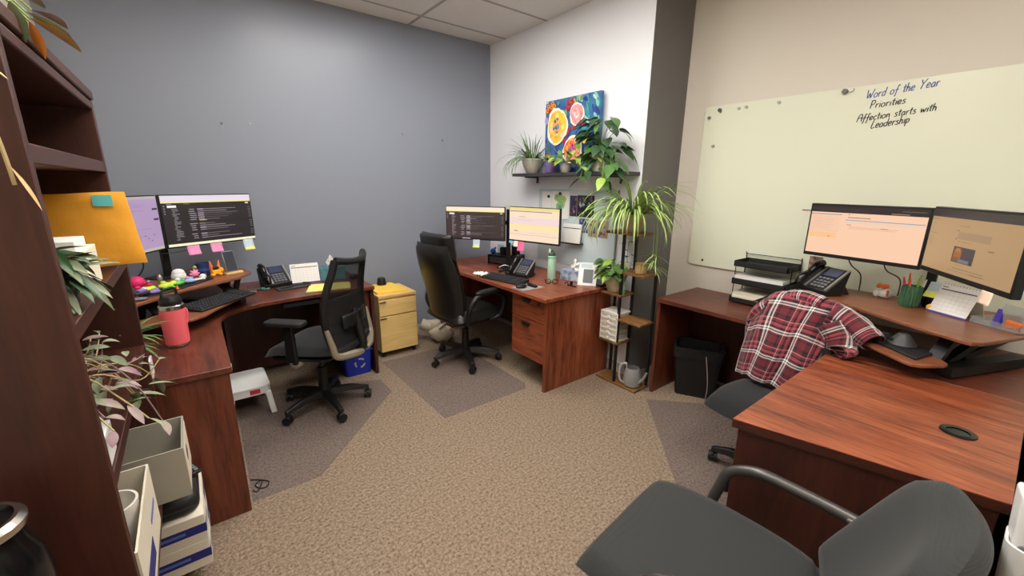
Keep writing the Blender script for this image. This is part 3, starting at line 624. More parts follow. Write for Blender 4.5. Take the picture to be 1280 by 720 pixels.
# ------------------------------------------------------------------ desk phones, keyboards
def phone(label, loc, rz, bands='silver'):
    t = thing('desk_phone', label, 'phone', loc, rz, 'office desk phones')
    # wedge body, sloping up towards the back (+y), handset on the left (-x)
    MB().hexa([(-0.10, -0.09, 0), (0.10, -0.09, 0), (0.10, 0.02, 0), (-0.10, 0.02, 0)], [(-0.10, -0.095, 0.03), (0.10, -0.095, 0.03), (0.10, 0.055, 0.145), (-0.10, 0.055, 0.145)]).make('body', 'black', t, bevel=0.006)
    n = Vector((0, -0.115, 0.15)).normalized(); d = Vector((0, 0.15, 0.115)).normalized()
    def q(x, s, off=0.0015): p = Vector((x, -0.095, 0.03)) + d * s + n * off; return (p.x, p.y, p.z)
    def plate(x0, x1, s0, s1, off, name, mt):
        b = MB(); b.hexa([q(x0, s0, 0), q(x1, s0, 0), q(x1, s1, 0), q(x0, s1, 0)], [q(x0, s0, off), q(x1, s0, off), q(x1, s1, off), q(x0, s1, off)]); return b.make(name, mt, t)
    plate(-0.025, 0.07, 0.115, 0.175, 0.003, 'display', mat('lcd', (62, 66, 96), 0.2))
    for x in (-0.043, 0.090): plate(x - 0.006, x + 0.006, 0.005, 0.185, 0.006, 'side_band', bands)
    k = MB()
    for i in range(4):
        for j in range(4):
            x0, s0 = -0.022 + i * 0.024, 0.02 + j * 0.022
            k.hexa([q(x0, s0, 0), q(x0 + 0.017, s0, 0), q(x0 + 0.017, s0 + 0.013, 0), q(x0, s0 + 0.013, 0)], [q(x0, s0, 0.004), q(x0 + 0.017, s0, 0.004), q(x0 + 0.017, s0 + 0.013, 0.004), q(x0, s0 + 0.013, 0.004)])
    k.make('keys', mat('phone_key', (110, 112, 118), 0.5), t)
    MB().tube([q(-0.075, 0.0, 0.018), q(-0.075, 0.04, 0.034), q(-0.075, 0.09, 0.030), q(-0.075, 0.15, 0.034), q(-0.075, 0.19, 0.020)], [0.020, 0.024, 0.017, 0.024, 0.020], 12, 5).make('handset', 'black_gloss', t)
    MB().hexa([(-0.07, 0.0, 0), (0.07, 0.0, 0), (0.07, 0.10, 0), (-0.07, 0.10, 0)], [(-0.05, 0.03, 0.09), (0.05, 0.03, 0.09), (0.05, 0.05, 0.10), (-0.05, 0.05, 0.10)]).make('foot_stand', 'black', t)
    return t
phone('black and silver desk phone leaning by the slate wall on the left desk', (0.475, 3.69, DZ + 0.001), R(12), 'silver')
phone('black desk phone beside the green bottle on the far desk', (2.33, 2.83, DZ + 0.001), R(-72), 'silver')
phone('black desk phone on the right riser below the peach page monitor', (2.92, 0.745, RZ_ + 0.001), R(-118), 'silver')
def keyboard(label, loc, rz, w=0.44, d=0.15, tilt=0.0):
    t = thing('keyboard', label, 'keyboard', loc, rz, 'black computer keyboards')
    MB().hexa([(-w / 2, -d / 2, 0), (w / 2, -d / 2, 0), (w / 2, d / 2, 0), (-w / 2, d / 2, 0)], [(-w / 2, -d / 2, 0.012), (w / 2, -d / 2, 0.012), (w / 2, d / 2, 0.026), (-w / 2, d / 2, 0.026)]).make('case', 'black_soft', t, bevel=0.004)
    k = MB(); n = int((w - 0.02) / 0.0195)
    for j in range(6):
        for i in range(n):
            if i in (15, 19) and n > 18: continue
            x = -w / 2 + 0.012 + i * 0.0195; y = -d / 2 + 0.012 + j * (d - 0.02) / 6; z = 0.012 + (y + d / 2) / d * 0.014
            k.hexa([(x, y, z), (x + 0.0165, y, z), (x + 0.0165, y + 0.017, z + 0.0016), (x, y + 0.017, z + 0.0016)], [(x + 0.002, y + 0.002, z + 0.007), (x + 0.0145, y + 0.002, z + 0.007), (x + 0.0145, y + 0.015, z + 0.0085), (x + 0.002, y + 0.015, z + 0.0085)])
    k.make('keys', mat('keycap', (44, 46, 50), 0.5), t)
    return t
keyboard('black keyboard on the tray of the left riser', (0.085, 3.035, LTZ + 0.001), R(44.5), 0.42, 0.155)
keyboard('black keyboard on the far cherry desk in front of the leather chair', (2.085, 2.79, DZ + 0.001), R(-78), 0.43, 0.155)
keyboard('black keyboard on the tray of the right riser behind the plaid shirt', (2.675, 0.53, RTZ + 0.001), R(-122), 0.34, 0.15)
# ------------------------------------------------------------------ glass board on the cream wall
BX = XC - 0.012
mat('board_glass', (228, 231, 209), 0.22); mat('ink_blue', (74, 96, 168), 0.6); mat('ink_black', (38, 38, 48), 0.6)
t = thing('glass_board', 'large pale green glass writing board on the cream wall', 'board', (BX, 0.55, 1.54), 0)
MB().box(-0.006, 0.0, -1.2, 1.22, -0.595, 0.60).make('pane', 'board_glass', t, bevel=0.001)
for y in (-1.1, 1.1):
    for z in (-0.55, 0.555): MB().cyl((-0.012, y, z), (0.0115, y, z), 0.009).make('standoff', 'steel', t)
K_ = 1.0145
def kz(z): return 1.56 + (z - 1.56) * K_
GL = {'W': (1.0, [[(0, 1), (.2, 0), (.45, .6), (.65, 0), (.95, 1)]]), 'o': (.6, [[(.3, .5), (.08, .4), (.05, .15), (.25, 0), (.48, .12), (.5, .38), (.3, .5)]]), 'r': (.45, [[(.08, .5), (.1, 0)], [(.1, .3), (.22, .46), (.4, .48)]]),
      'd': (.6, [[(.5, .42), (.25, .5), (.05, .25), (.2, 0), (.46, .12)], [(.52, .95), (.48, 0)]]), 'f': (.5, [[(.5, .85), (.35, .95), (.24, .7), (.2, -.2), (.05, -.25)], [(.02, .4), (.45, .45)]]), 't': (.42, [[(.2, .85), (.2, .1), (.36, .02)], [(0, .55), (.4, .58)]]),
      'h': (.58, [[(.08, .95), (.08, 0)], [(.08, .3), (.28, .5), (.44, .36), (.46, 0)]]), 'e': (.55, [[(.06, .25), (.46, .3), (.4, .48), (.2, .5), (.05, .25), (.18, .02), (.48, .08)]]), 'Y': (.8, [[(.02, 1), (.36, .5)], [(.75, 1.02), (.36, .5), (.25, 0)]]),
      'a': (.58, [[(.46, .42), (.24, .5), (.05, .22), (.2, 0), (.44, .14), (.46, .46), (.5, 0)]]), 'P': (.7, [[(.1, 1), (.1, 0)], [(0, .95), (.4, 1), (.62, .78), (.4, .5), (.1, .45)]]), 'i': (.26, [[(.12, .5), (.12, 0)], [(.13, .72), (.15, .76)]]),
      's': (.5, [[(.42, .46), (.2, .5), (.12, .34), (.4, .2), (.34, .02), (.06, .04)]]), 'A': (.8, [[(.02, 0), (.1, .7), (.4, 1), (.66, .8), (.7, 0)], [(.05, .45), (.7, .5)]]), 'c': (.5, [[(.44, .42), (.2, .5), (.05, .22), (.2, 0), (.46, .08)]]), 'n': (.58, [[(.06, .5), (.08, 0)], [(.08, .32), (.28, .5), (.44, .36), (.48, 0)]]),
      'w': (.75, [[(.02, .5), (.16, 0), (.34, .4), (.5, 0), (.7, .5)]]), 'L': (.65, [[(.2, 1), (.08, .04), (.6, .1)]]), 'p': (.58, [[(.06, .5), (.08, -.35)], [(.08, .4), (.3, .5), (.48, .3), (.32, .02), (.1, .06)]]), ' ': (.5, [])}
def write(text, y0, z0, y1, z1, cap, ink, label):
    tot = sum(GL[c][0] for c in text); k = abs(y1 - y0) / tot; m = MB(); x = 0; rd = random.Random(len(text))
    for c in text:
        w, st = GL[c]
        for l in st:
            pts = []
            for (a, b) in l:
                q = (x + a * 0.92) * k + 0.12 * b * cap; f = q / abs(y1 - y0)
                pts.append((BX - 0.0074, y0 - q, z0 + (z1 - z0) * f + b * cap + rd.uniform(-.01, .01) * cap))
            m.tube(pts, 0.0022, 5, 3)
        x += w
    o = m.make('handwriting', ink, None)
    o['label'] = label
    return o
gb = t
for txt, a, b, c, d, cap, ink, lb in (('Word of the Year', 0.790, 2.058, 0.494, 2.080, 0.046, 'ink_blue', 'blue handwritten line Word of the Year'), ('Priorities', 0.765, 2.002, 0.612, 2.012, 0.042, 'ink_black', 'black handwritten word Priorities'),
                                      ('Affection starts with', 0.812, 1.935, 0.482, 1.960, 0.040, 'ink_black', 'black handwritten line Affection starts with'), ('Leadership', 0.742, 1.893, 0.578, 1.910, 0.044, 'ink_black', 'black handwritten word Leadership')):
    o = write(txt, a * K_, kz(b), c * K_, kz(d), cap, ink, lb)
    o.parent = gb; o.location = (-gb.location[0], -gb.location[1], -gb.location[2])
def magnet(y, z, r, mt, label, grp='small magnets on the glass board'):
    x = BX - 0.006; y *= K_; z = kz(z)
    tag(MB().cyl((x, y, z), (x - r * 1.1, y, z), r).make('magnet', mt, None), label, 'magnet', grp)
for y, z, r, mt, lb in ((1.633, 2.100, 0.013, 'gun', 'dark silver magnet at the top left of the glass board'), (1.705, 2.055, 0.011, 'clear', 'clear magnet at the far left top corner of the glass board'), (1.50, 2.095, 0.010, 'silver', 'left of a close pair of silver magnets on the glass board'),
                        (1.450, 2.098, 0.010, 'silver', 'right of a close pair of silver magnets on the glass board'), (1.245, 2.100, 0.010, 'silver', 'lone silver magnet along the board top, right of the pair'), (0.895, 2.112, 0.015, 'gun', 'large dark magnet at the board top just left of the blue writing'), (0.865, 2.118, 0.012, 'silver', 'bright magnet touching the large dark one near the blue writing'),
                        (1.652, 1.852, 0.011, 'silver', 'silver magnet down the left side of the glass board')): magnet(y, z, r, mt, lb)
t = thing('label_clip', 'small cream label clipped to the board left of the peach monitor', 'clip', (BX - 0.007, 0.985, 1.415))
MB().box(-0.002, 0, -0.035, 0.035, -0.03, 0.0).make('label_strip', 'paper_cream', t); MB().box(-0.004, 0, -0.035, 0.035, 0.0, 0.006).make('rail', 'gun', t)
mat('photo_dark', (64, 50, 46), 0.35, vary=(45, (190, 150, 130)))
tag(MB().box(BX - 0.008, BX - 0.0065, 0.855, 0.93, 1.02, 1.125).make('photo_print', 'photo_dark'), 'small dark photo on the board behind the right desk phone', 'photo')
tag(MB().box(BX - 0.008, BX - 0.0065, 0.89, 0.955, 1.14, 1.20).make('paper_slip', 'paper'), 'white paper slip on the board above the small dark photo', 'paper')

# ------------------------------------------------------------------ small pins in the slate wall
for x, z, lb in ((0.298, 1.979, 'tiny clear push pin in the slate wall, leftmost of four'), (0.483, 1.995, 'tiny push pin in the slate wall, second from the left'), (1.731, 2.017, 'tiny push pin in the slate wall, third from the left'), (2.156, 1.989, 'tiny push pin in the slate wall nearest the white corner')):
    tag(MB().cyl((x, YA, z), (x, YA - 0.004, z), 0.008, n=10).cyl((x, YA - 0.004, z), (x, YA - 0.018, z), 0.005, 0.007, n=10).make('push_pin', 'clear' if x < 0.4 else 'silver'), lb, 'push pin', 'push pins in the slate wall')

# ------------------------------------------------------------------ board and papers on the white corner wall
mat('magboard', (206, 220, 222), 0.25); mat('leafprint', (110, 168, 120), 0.7, vary=(60, (190, 206, 120)))
WX = XB - 0.001
t = thing('pin_board', 'pale glass pin board on the white wall behind the far monitors', 'board', (WX, 2.62, 1.18))
MB().box(-0.006, 0, -0.48, 0.49, -0.34, 0.345).make('pane', 'magboard', t, bevel=0.001)
MB().box(-0.012, -0.0062, -0.48, -0.465, -0.34, 0.345).make('edge_strip', 'grey', t)
def sheet(name, label, y0, y1, z0, z1, mt, k=1, cat='paper'):
    return tag(MB().box(WX - 0.0065 - 0.0015 * k, WX - 0.0064 - 0.0015 * (k - 1), y0, y1, z0, z1).make(name, mt, smooth=False), label, cat)
sheet('paper_sheet', 'white sheet with a black magnet at the left of the pin board', 2.93, 3.06, 1.30, 1.50, 'paper')
t = thing('paper_sheet', 'white sheet with a green and yellow tree shape on the pin board', 'paper', (WX - 0.0095, 2.81, 1.39))
MB().box(-0.0015, 0, -0.115, 0.11, -0.135, 0.115).make('sheet', 'paper', t, smooth=False)
m = MB(); rd = random.Random(2)
for cy, cz, r in ((0.0, 0.03, 0.045), (0.045, 0.055, 0.035), (-0.045, 0.045, 0.035), (0.02, -0.02, 0.035), (-0.03, 0.0, 0.04), (0.0, 0.075, 0.03)):
    m.poly([(-0.0022 - 0.0002 * r, cy + r * math.cos(a) * rd.uniform(.8, 1.1), cz + r * math.sin(a) * rd.uniform(.8, 1.1)) for a in [-2 * PI * k / 12 for k in range(12)]])
m.make('crown_print', 'leafprint', t, smooth=False)
MB().box(-0.0026, -0.0016, -0.025, 0.018, -0.12, -0.01).make('trunk_print', mat('tealprint', (84, 170, 150), 0.7), t, smooth=False)
tag(MB().cyl((WX - 0.0080, 2.965, 1.455), (WX - 0.018, 2.965, 1.455), 0.014).make('magnet', 'black'), 'black round magnet on the left white sheet of the pin board', 'magnet')
tag(MB().cyl((WX - 0.0111, 2.81, 1.485), (WX - 0.02, 2.81, 1.485), 0.014).make('magnet', 'dark_grey'), 'grey round magnet above the green tree sheet', 'magnet')
def photo(label, y0, y1, z0, z1, seed, base, accs):
    t = thing('photo_print', label, 'photo', (WX - 0.008, (y0 + y1) / 2, (z0 + z1) / 2)); w, h = (y1 - y0) / 2, (z1 - z0) / 2
    MB().box(-0.0015, 0, -w, w, -h, h).make('print', mat('ph%d' % seed, base, 0.3), t, smooth=False)
    rd = random.Random(seed); m = MB(); cols = ['pc%d_%d' % (seed, i) for i in range(len(accs))]
    for i, c in enumerate(accs): mat(cols[i], c, 0.35)
    for k in range(22):
        m.mi = rd.randrange(len(accs)); cy, cz = rd.uniform(-.8, .8) * w, rd.uniform(-.8, .8) * h; a, b = rd.uniform(.06, .16) * w, rd.uniform(.1, .3) * h; x = -0.0016 - 0.00005 * k
        m.poly([(x, max(-w, min(w, cy - a * math.cos(q))), max(-h, min(h, cz + b * math.sin(q)))) for q in [2 * PI * j / 8 for j in range(8)]])
    m.make('figures', cols, t, smooth=False)
photo('narrow photo of people in blue and pink right of the tree sheet', 2.60, 2.685, 1.29, 1.47, 21, (70, 56, 70), ((150, 120, 110), (60, 62, 120), (190, 140, 140), (40, 36, 44)))
photo('dark group photo with a green figure on the pin board', 2.40, 2.595, 1.29, 1.475, 22, (46, 42, 46), ((60, 130, 80), (190, 180, 190), (90, 80, 96), (150, 110, 100)))
photo('photo of a group in blue shirts below the dark group photo', 2.455, 2.56, 1.155, 1.275, 23, (60, 66, 130), ((40, 50, 120), (190, 160, 140), (90, 110, 180), (220, 220, 230)))
photo('photo with blue and tan figures half behind the hanging spider leaves', 2.235, 2.45, 1.13, 1.275, 24, (170, 150, 128), ((60, 80, 160), (120, 96, 76), (70, 90, 170), (90, 76, 66)))
t = thing('notepad', 'white ruled notepad leaning on the pin board right of the pale screen', 'notepad', (2.672, 2.60, 1.06), R(-82))
MB().hexa([(-0.10, 0, 0), (0.10, 0, 0), (0.10, 0.012, 0), (-0.10, 0.012, 0)], [(-0.10, 0.03, 0.165), (0.10, 0.03, 0.165), (0.10, 0.042, 0.165), (-0.10, 0.042, 0.165)]).make('pad', 'paper', t)
MB().box(-0.095, 0.095, 0.022, 0.026, 0.125, 0.132).make('header_line', 'dark_grey', t)
MB().box(-0.11, 0.11, -0.005, 0.052, -0.012, 0.0).make('ledge', 'black', t); 

# ------------------------------------------------------------------ wall shelf and painting
t = thing('wall_shelf', 'dark grey floating shelf on the white wall under the painting', 'shelf', (XB, 2.64, 1.635))
mat('shelf_grey', (62, 60, 64), 0.5)
MB().box(-0.21, -0.001, -0.67, 0.64, 0.0, 0.028).make('board', 'shelf_grey', t, bevel=0.003)
for y in (-0.5, 0.5): MB().box(-0.16, -0.001, y - 0.012, y + 0.012, -0.012, 0).box(-0.012, -0.001, y - 0.012, y + 0.012, -0.06, -0.012).make('bracket', 'dark_grey', t, bevel=0.002)
SZ = 1.664
def paint():
    t = thing('painting', 'bright floral canvas with yellow, pink and orange blooms on blue, standing on the shelf', 'painting', (2.695, 2.66, SZ))
    w, h = 0.635, 0.615
    MB().box(-0.012, 0.022, -w / 2, w / 2, 0, h).make('canvas', mat('canvas_blue', (58, 78, 150), 0.6, vary=(16, (60, 130, 160))), t, smooth=False)
    layers = {}
    rd = random.Random(4); n = [0]
    def blob(u, v, ru, rv, rgb, wob=0.12, k=18, rot=0.0):
        n[0] += 1; x = -0.0125 - 0.00006 * n[0]; ph = rd.uniform(0, 6)
        pts = []
        for i in range(k):
            a = 2 * PI * i / k; r = 1 + wob * math.sin(3 * a + ph) * 0.6 + rd.uniform(-wob, wob) * 0.5
            du, dv = ru * r * math.cos(a), rv * r * math.sin(a)
            U = u + du * math.cos(rot) - dv * math.sin(rot); V = v + du * math.sin(rot) + dv * math.cos(rot)
            U = min(0.995, max(0.005, U)); V = min(0.995, max(0.005, V))
            pts.append((x, w / 2 - U * w, h - V * h))
        layers.setdefault(rgb, []).append(pts)
    for k in range(34): blob(rd.uniform(0.68, 1), rd.uniform(0, .75), rd.uniform(.015, .03), rd.uniform(.05, .12), rd.choice(((60, 150, 170), (130, 200, 180), (40, 70, 160), (90, 170, 150), (190, 220, 200), (30, 60, 130))), .2, 10, rd.uniform(-.8, -.2))
    for k in range(60): blob(rd.uniform(0, .75), rd.uniform(0, 1), rd.uniform(.015, .035), rd.uniform(.03, .07), rd.choice(((44, 60, 150), (90, 80, 170), (60, 150, 176), (130, 176, 100), (80, 130, 200), (200, 210, 224), (150, 110, 180))), .3, 10, rd.uniform(-1, 1))
    for k in range(8): blob(rd.uniform(.5, .72), rd.uniform(0, .12), .03, .05, rd.choice(((130, 170, 110), (150, 190, 130), (90, 150, 120))), .3, 10)
    for u, v in ((.06, .07), (.12, .09), (.18, .08), (.04, .13), (.14, .04)): blob(u, v, .032, .03, (224, 150, 40), .2, 12); blob(u, v, .014, .013, (170, 60, 40), .2, 8)
    for u, v in ((.45, .07), (.52, .05), (.50, .12), (.44, .14), (.55, .10), (.57, .40), (.44, .48), (.40, .57), (.68, .34), (.73, .37), (.70, .30), (.48, .42), (.10, .14)): blob(u, v, .034, .032, (190, 34, 56), .2, 12); blob(u, v, .013, .013, (120, 20, 50), .2, 8); blob(u + .008, v - .006, .006, .006, (240, 140, 120), .1, 6)
    def flower(u, v, ru, rv, cols, core):
        blob(u, v, ru, rv, (246, 240, 226), .10, 26); blob(u, v, ru * .86, rv * .86, cols[0], .10, 24)
        for k in range(26):
            a = rd.uniform(0, 2 * PI); q = rd.uniform(.35, .80)
            blob(u + ru * q * math.cos(a), v + rv * q * math.sin(a), ru * .20, rv * .11, rd.choice(cols), .2, 10, a + PI / 2)
        blob(u, v, ru * .42, rv * .40, cols[1], .2, 16)
        for k in range(18):
            a = rd.uniform(0, 2 * PI); q = rd.uniform(0, .40)
            blob(u + ru * q * math.cos(a), v + rv * q * math.sin(a), ru * .12, rv * .08, rd.choice(core), .2, 8, rd.uniform(0, 3))
    flower(.25, .36, .20, .25, ((244, 200, 60), (240, 170, 70), (250, 226, 140), (248, 210, 190)), ((90, 110, 170), (120, 150, 190), (220, 150, 60), (70, 80, 150), (240, 190, 90)))
    flower(.62, .235, .13, .145, ((240, 150, 170), (248, 190, 196), (236, 120, 140), (246, 170, 130)), ((250, 220, 210), (236, 110, 120), (244, 190, 120), (250, 235, 225)))
    flower(.57, .70, .18, .19, ((246, 140, 60), (240, 90, 90), (250, 180, 100), (248, 170, 170)), ((90, 60, 150), (170, 80, 160), (120, 70, 170), (230, 110, 150)))
    blob(.68, .64, .045, .055, (120, 190, 60), .2, 12); blob(.80, .58, .05, .05, (236, 210, 90), .3, 10); blob(.84, .70, .05, .05, (110, 170, 70), .3, 10)
    blob(.10, .78, .06, .06, (236, 214, 90), .3, 10); blob(.2, .85, .07, .06, (248, 226, 216), .3, 10); blob(.06, .88, .04, .06, (120, 170, 90), .3, 10); blob(.05, .27, .04, .05, (170, 160, 220), .2, 10)
    m = MB(); keys = list(layers); names = []
    for i, c in enumerate(keys):
        names.append('paint_%d_%d_%d' % c); mat(names[-1], c, 0.5); m.mi = i
        for p in layers[c]: m.poly(p)
    m.make('brushwork', names, t, smooth=False)
paint()

# ------------------------------------------------------------------ plants
mat('leaf_green', (68, 104, 52), 0.45, vary=(14, (92, 130, 68))); mat('leaf_dark', (46, 74, 44), 0.4, vary=(14, (64, 96, 58))); mat('leaf_lime', (146, 184, 72), 0.45, vary=(14, (176, 204, 96)))
mat('leaf_spider', (112, 152, 62), 0.5, vary=(20, (142, 178, 84))); mat('leaf_stripe', (206, 214, 150), 0.5); mat('leaf_sage', (120, 130, 104), 0.55, vary=(16, (150, 156, 126))); mat('leaf_olive', (92, 104, 72), 0.5, vary=(16, (120, 130, 96)))
mat('leaf_purple', (140, 100, 116), 0.5, vary=(16, (150, 140, 124))); mat('leaf_tan', (186, 150, 96), 0.6, vary=(16, (208, 176, 124))); mat('leaf_orange', (214, 132, 56), 0.55); mat('stem_tan', (186, 166, 120), 0.7); mat('stem_green', (120, 150, 80), 0.6); mat('leaf_grassy', (84, 112, 66), 0.5, vary=(20, (112, 142, 84)))
mat('pot_grey', (190, 186, 172), 0.5); mat('pot_tan', (176, 164, 132), 0.5, vary=(20, (196, 184, 150))); mat('pot_purple', (112, 94, 144), 0.5); mat('pot_white', (226, 222, 214), 0.4); mat('pot_navy', (44, 48, 62), 0.3)
def pot(t, c, r0, r1, h, mt, ribs=0):
    m = MB().lathe([(r0 * 0.9, 0), (r0, 0.004), (r0 + (r1 - r0) * 0.55 + 0.004, h * 0.45), (r1, h * 0.88), (r1 + 0.006, h * 0.9), (r1 + 0.006, h), (r1 - 0.004, h), (r1 - 0.008, h - 0.02), (0.001, h - 0.022)], 28, c, True, False)
    if ribs:
        m.v = [(c[0] + (x - c[0]) * (1 + 0.03 * math.cos(ribs * math.atan2(y - c[1], x - c[0]))), c[1] + (y - c[1]) * (1 + 0.03 * math.cos(ribs * math.atan2(y - c[1], x - c[0]))), z) for x, y, z in m.v]
    m.make('pot', mt, t)
    MB().lathe([(r1 - 0.006, 0), (r1 * 0.4, 0.006), (0.001, 0.008)], 20, (c[0], c[1], c[2] + h - 0.02), False, False).make('soil', 'soil', t)
def blade(t, base, az, el, L, droop, w, mats=('leaf_spider', 'leaf_stripe', 'leaf_spider'), n=9, name='leaf'):
    """strap leaf: starts at elevation el, bends down by droop (radians) along its length"""
    p = Vector(base); pts = [p.copy()]; a = el
    for k in range(n):
        a2 = el - droop * ((k + 0.5) / n) ** 1.3
        p = p + Vector((math.cos(az) * math.cos(a2), math.sin(az) * math.cos(a2), math.sin(a2))) * (L / n); pts.append(p.copy())
    sd = Vector((-math.sin(az), math.cos(az), 0)); m = MB(); rows = []
    for k, q in enumerate(pts):
        f = k / n; ww = w * (0.55 + 0.9 * f if f < 0.4 else 0.91 * (1 - ((f - 0.4) / 0.6) ** 1.8) + 0.02)
        rows.append([m._p(q + sd * ww * 0.5 * s + Vector((0, 0, 0.22 * ww * abs(s)))) for s in (-1, -0.33, 0.33, 1)])
    for A, B in zip(rows, rows[1:]):
        for i in range(3): m.mi = i; m.face((A[i], A[i + 1], B[i + 1], B[i]))
    return m.make(name, list(mats), t, ang=80)
def leaf(t, base, dirv, L, w, mt, droop=0.6, fold=0.25, heart=True, roll=0.0, petiole=None, name='leaf'):
    """broad leaf with a folded midrib; base->tip along dirv"""
    d = Vector(dirv).normalized(); up = Vector((0, 0, 1)); s = d.cross(up)
    if s.length < 1e-3: s = Vector((1, 0, 0))
    s.normalize(); nrm = s.cross(d)
    s, nrm = s * math.cos(roll) + nrm * math.sin(roll), nrm * math.cos(roll) - s * math.sin(roll)
    prof = ((0, .12), (.08, .62), (.22, .95), (.40, 1.0), (.60, .80), (.80, .42), (.93, .14), (1, .01)) if heart else ((0, .08), (.12, .45), (.3, .85), (.5, 1.0), (.7, .85), (.88, .42), (1, .01))
    m = MB(); rows = []; p = Vector(base)
    for i, (f, q) in enumerate(prof):
        ang = droop * f
        c = Vector(base) + d * (L * f * (1 - 0.15 * ang * f)) - Vector((0, 0, 1)) * (L * 0.45 * droop * f * f)
        rows.append([m._p(c + s * (w / 2 * q * k) + nrm * (abs(k) * fold * w / 2 * q) - (d * (0.06 * L * abs(k)) if heart and f < .1 else Vector((0, 0, 0)))) for k in (-1, -.5, 0, .5, 1)])
    for A, B in zip(rows, rows[1:]):
        for i in range(4): m.face((A[i], A[i + 1], B[i + 1], B[i]))
    o = m.make(name, mt, t, ang=80)
    if petiole is not None:
        a = Vector(petiole); b = Vector(base); mid = (a + b) / 2 + Vector((0, 0, 0.25 * (b - a).length))
        MB().tube([a, mid, b], 0.0018, 5, 4).make('stem', 'stem_green', t)
    return o
rd = random.Random(77)
# grassy plant in grey pot, left end of the wall shelf
t = thing('potted_plant', 'grassy spider plant in a pale grey pot at the left end of the wall shelf', 'plant', (2.63, 3.09, SZ))
pot(t, (0, 0, 0), 0.055, 0.10, 0.13, 'pot_grey')
for k in range(120):
    az = rd.uniform(0, 2 * PI); el = rd.uniform(0.5, 1.5); L = rd.uniform(0.17, 0.31)
    if math.cos(az) > 0.2: L *= 0.3
    blade(t, (0.04 * math.cos(az), 0.04 * math.sin(az), 0.115), az, el, L, rd.uniform(0.8, 2.6) if el < 1.25 else rd.uniform(.2, .9), 0.012, ('leaf_grassy', 'leaf_grassy', 'leaf_grassy'))
for k in range(14):
    az = rd.uniform(1.2, 3.6); blade(t, (0.05 * math.cos(az), 0.05 * math.sin(az), 0.115), az, rd.uniform(.2, .7), rd.uniform(.28, .42), rd.uniform(1.9, 2.4), 0.011, ('leaf_grassy', 'leaf_spider', 'leaf_grassy'))
# purple pot
t = thing('potted_plant', 'small plant in a ribbed purple pot on the wall shelf', 'plant', (2.62, 2.82, SZ))
pot(t, (0, 0, 0), 0.05, 0.06, 0.105, 'pot_purple', 20)
for az, L in ((2.6, .10), (3.4, .11), (4.2, .09), (1.8, .10), (5.2, .08), (0.4, .07)): leaf(t, (0.015 * math.cos(az), 0.015 * math.sin(az), 0.075), (math.cos(az) * .7, math.sin(az) * .7, .8), L, 0.035, 'leaf_dark', 0.5, 0.2, False)
for az, el, L in ((3.0, 1.2, .18), (4.0, 1.1, .16), (2.0, 1.25, .15)): MB().tube([(0, 0, .07), (math.cos(az) * .02, math.sin(az) * .02, .07 + L * .6), (math.cos(az) * .06, math.sin(az) * .06, .07 + L)], 0.002, 5, 4).make('stalk', 'leaf_purple', t)
# pothos, middle of the shelf, trailing
t = thing('potted_plant', 'trailing pothos in a small grey pot in front of the painting', 'plant', (2.60, 2.62, SZ))
pot(t, (0, 0, 0), 0.035, 0.048, 0.075, 'pot_grey')
for k in range(17):
    az = rd.uniform(2.0, 4.9); h = rd.uniform(-.01, .10); q = rd.uniform(.05, .14)
    b = (q * math.cos(az) * .8, q * math.sin(az) * 1.5, .075 + h)
    leaf(t, b, (math.cos(az), math.sin(az) * .9, rd.uniform(-.5, .25)), rd.uniform(.07, .105), rd.uniform(.05, .07), rd.choice(('leaf_green', 'leaf_green', 'leaf_lime')), rd.uniform(.4, 1.0), .2, True, rd.uniform(-.4, .4), (0, 0, .065))
for dx, dy in ((-.01, .10), (.0, -.02)): MB().tube([(0, 0, .07), (dx, dy, .17), (dx * 2, dy * 1.4, .22)], 0.0022, 5, 4).make('stem', 'leaf_purple', t)
# big philodendron at the right end of the shelf
t = thing('potted_plant', 'large leafy philodendron in a white pot at the right end of the wall shelf', 'plant', (2.61, 2.25, SZ))
pot(t, (0, 0, 0), 0.06, 0.078, 0.13, 'pot_white')
for k in range(64):
    az = rd.uniform(1.6, 5.2); h = rd.uniform(-.04, .32) * (1 - .12 * abs(math.sin(az))); q = rd.uniform(.03, .13)
    b = (q * math.cos(az) * .9, q * math.sin(az) * 1.5 - .03, .10 + h)
    leaf(t, b, (math.cos(az), math.sin(az) * 1.2, rd.uniform(-.6, .1)), rd.uniform(.10, .15), rd.uniform(.06, .09), rd.choice(('leaf_green', 'leaf_dark', 'leaf_dark')), rd.uniform(.5, 1.2), .2, True, rd.uniform(-.5, .5), (0, 0, .11))
for k in range(16):
    az = rd.uniform(2.2, 4.9); b = (-.10 + rd.uniform(-.05, .02), rd.uniform(-.36, .12), rd.uniform(-.10, .12))
    leaf(t, b, (math.cos(az), math.sin(az), rd.uniform(-.9, -.1)), rd.uniform(.09, .13), rd.uniform(.06, .08), rd.choice(('leaf_green', 'leaf_lime', 'leaf_green', 'leaf_dark')), rd.uniform(.4, 1.0), .2, True, rd.uniform(-.5, .5), (-.04, b[1] * .5, .13))

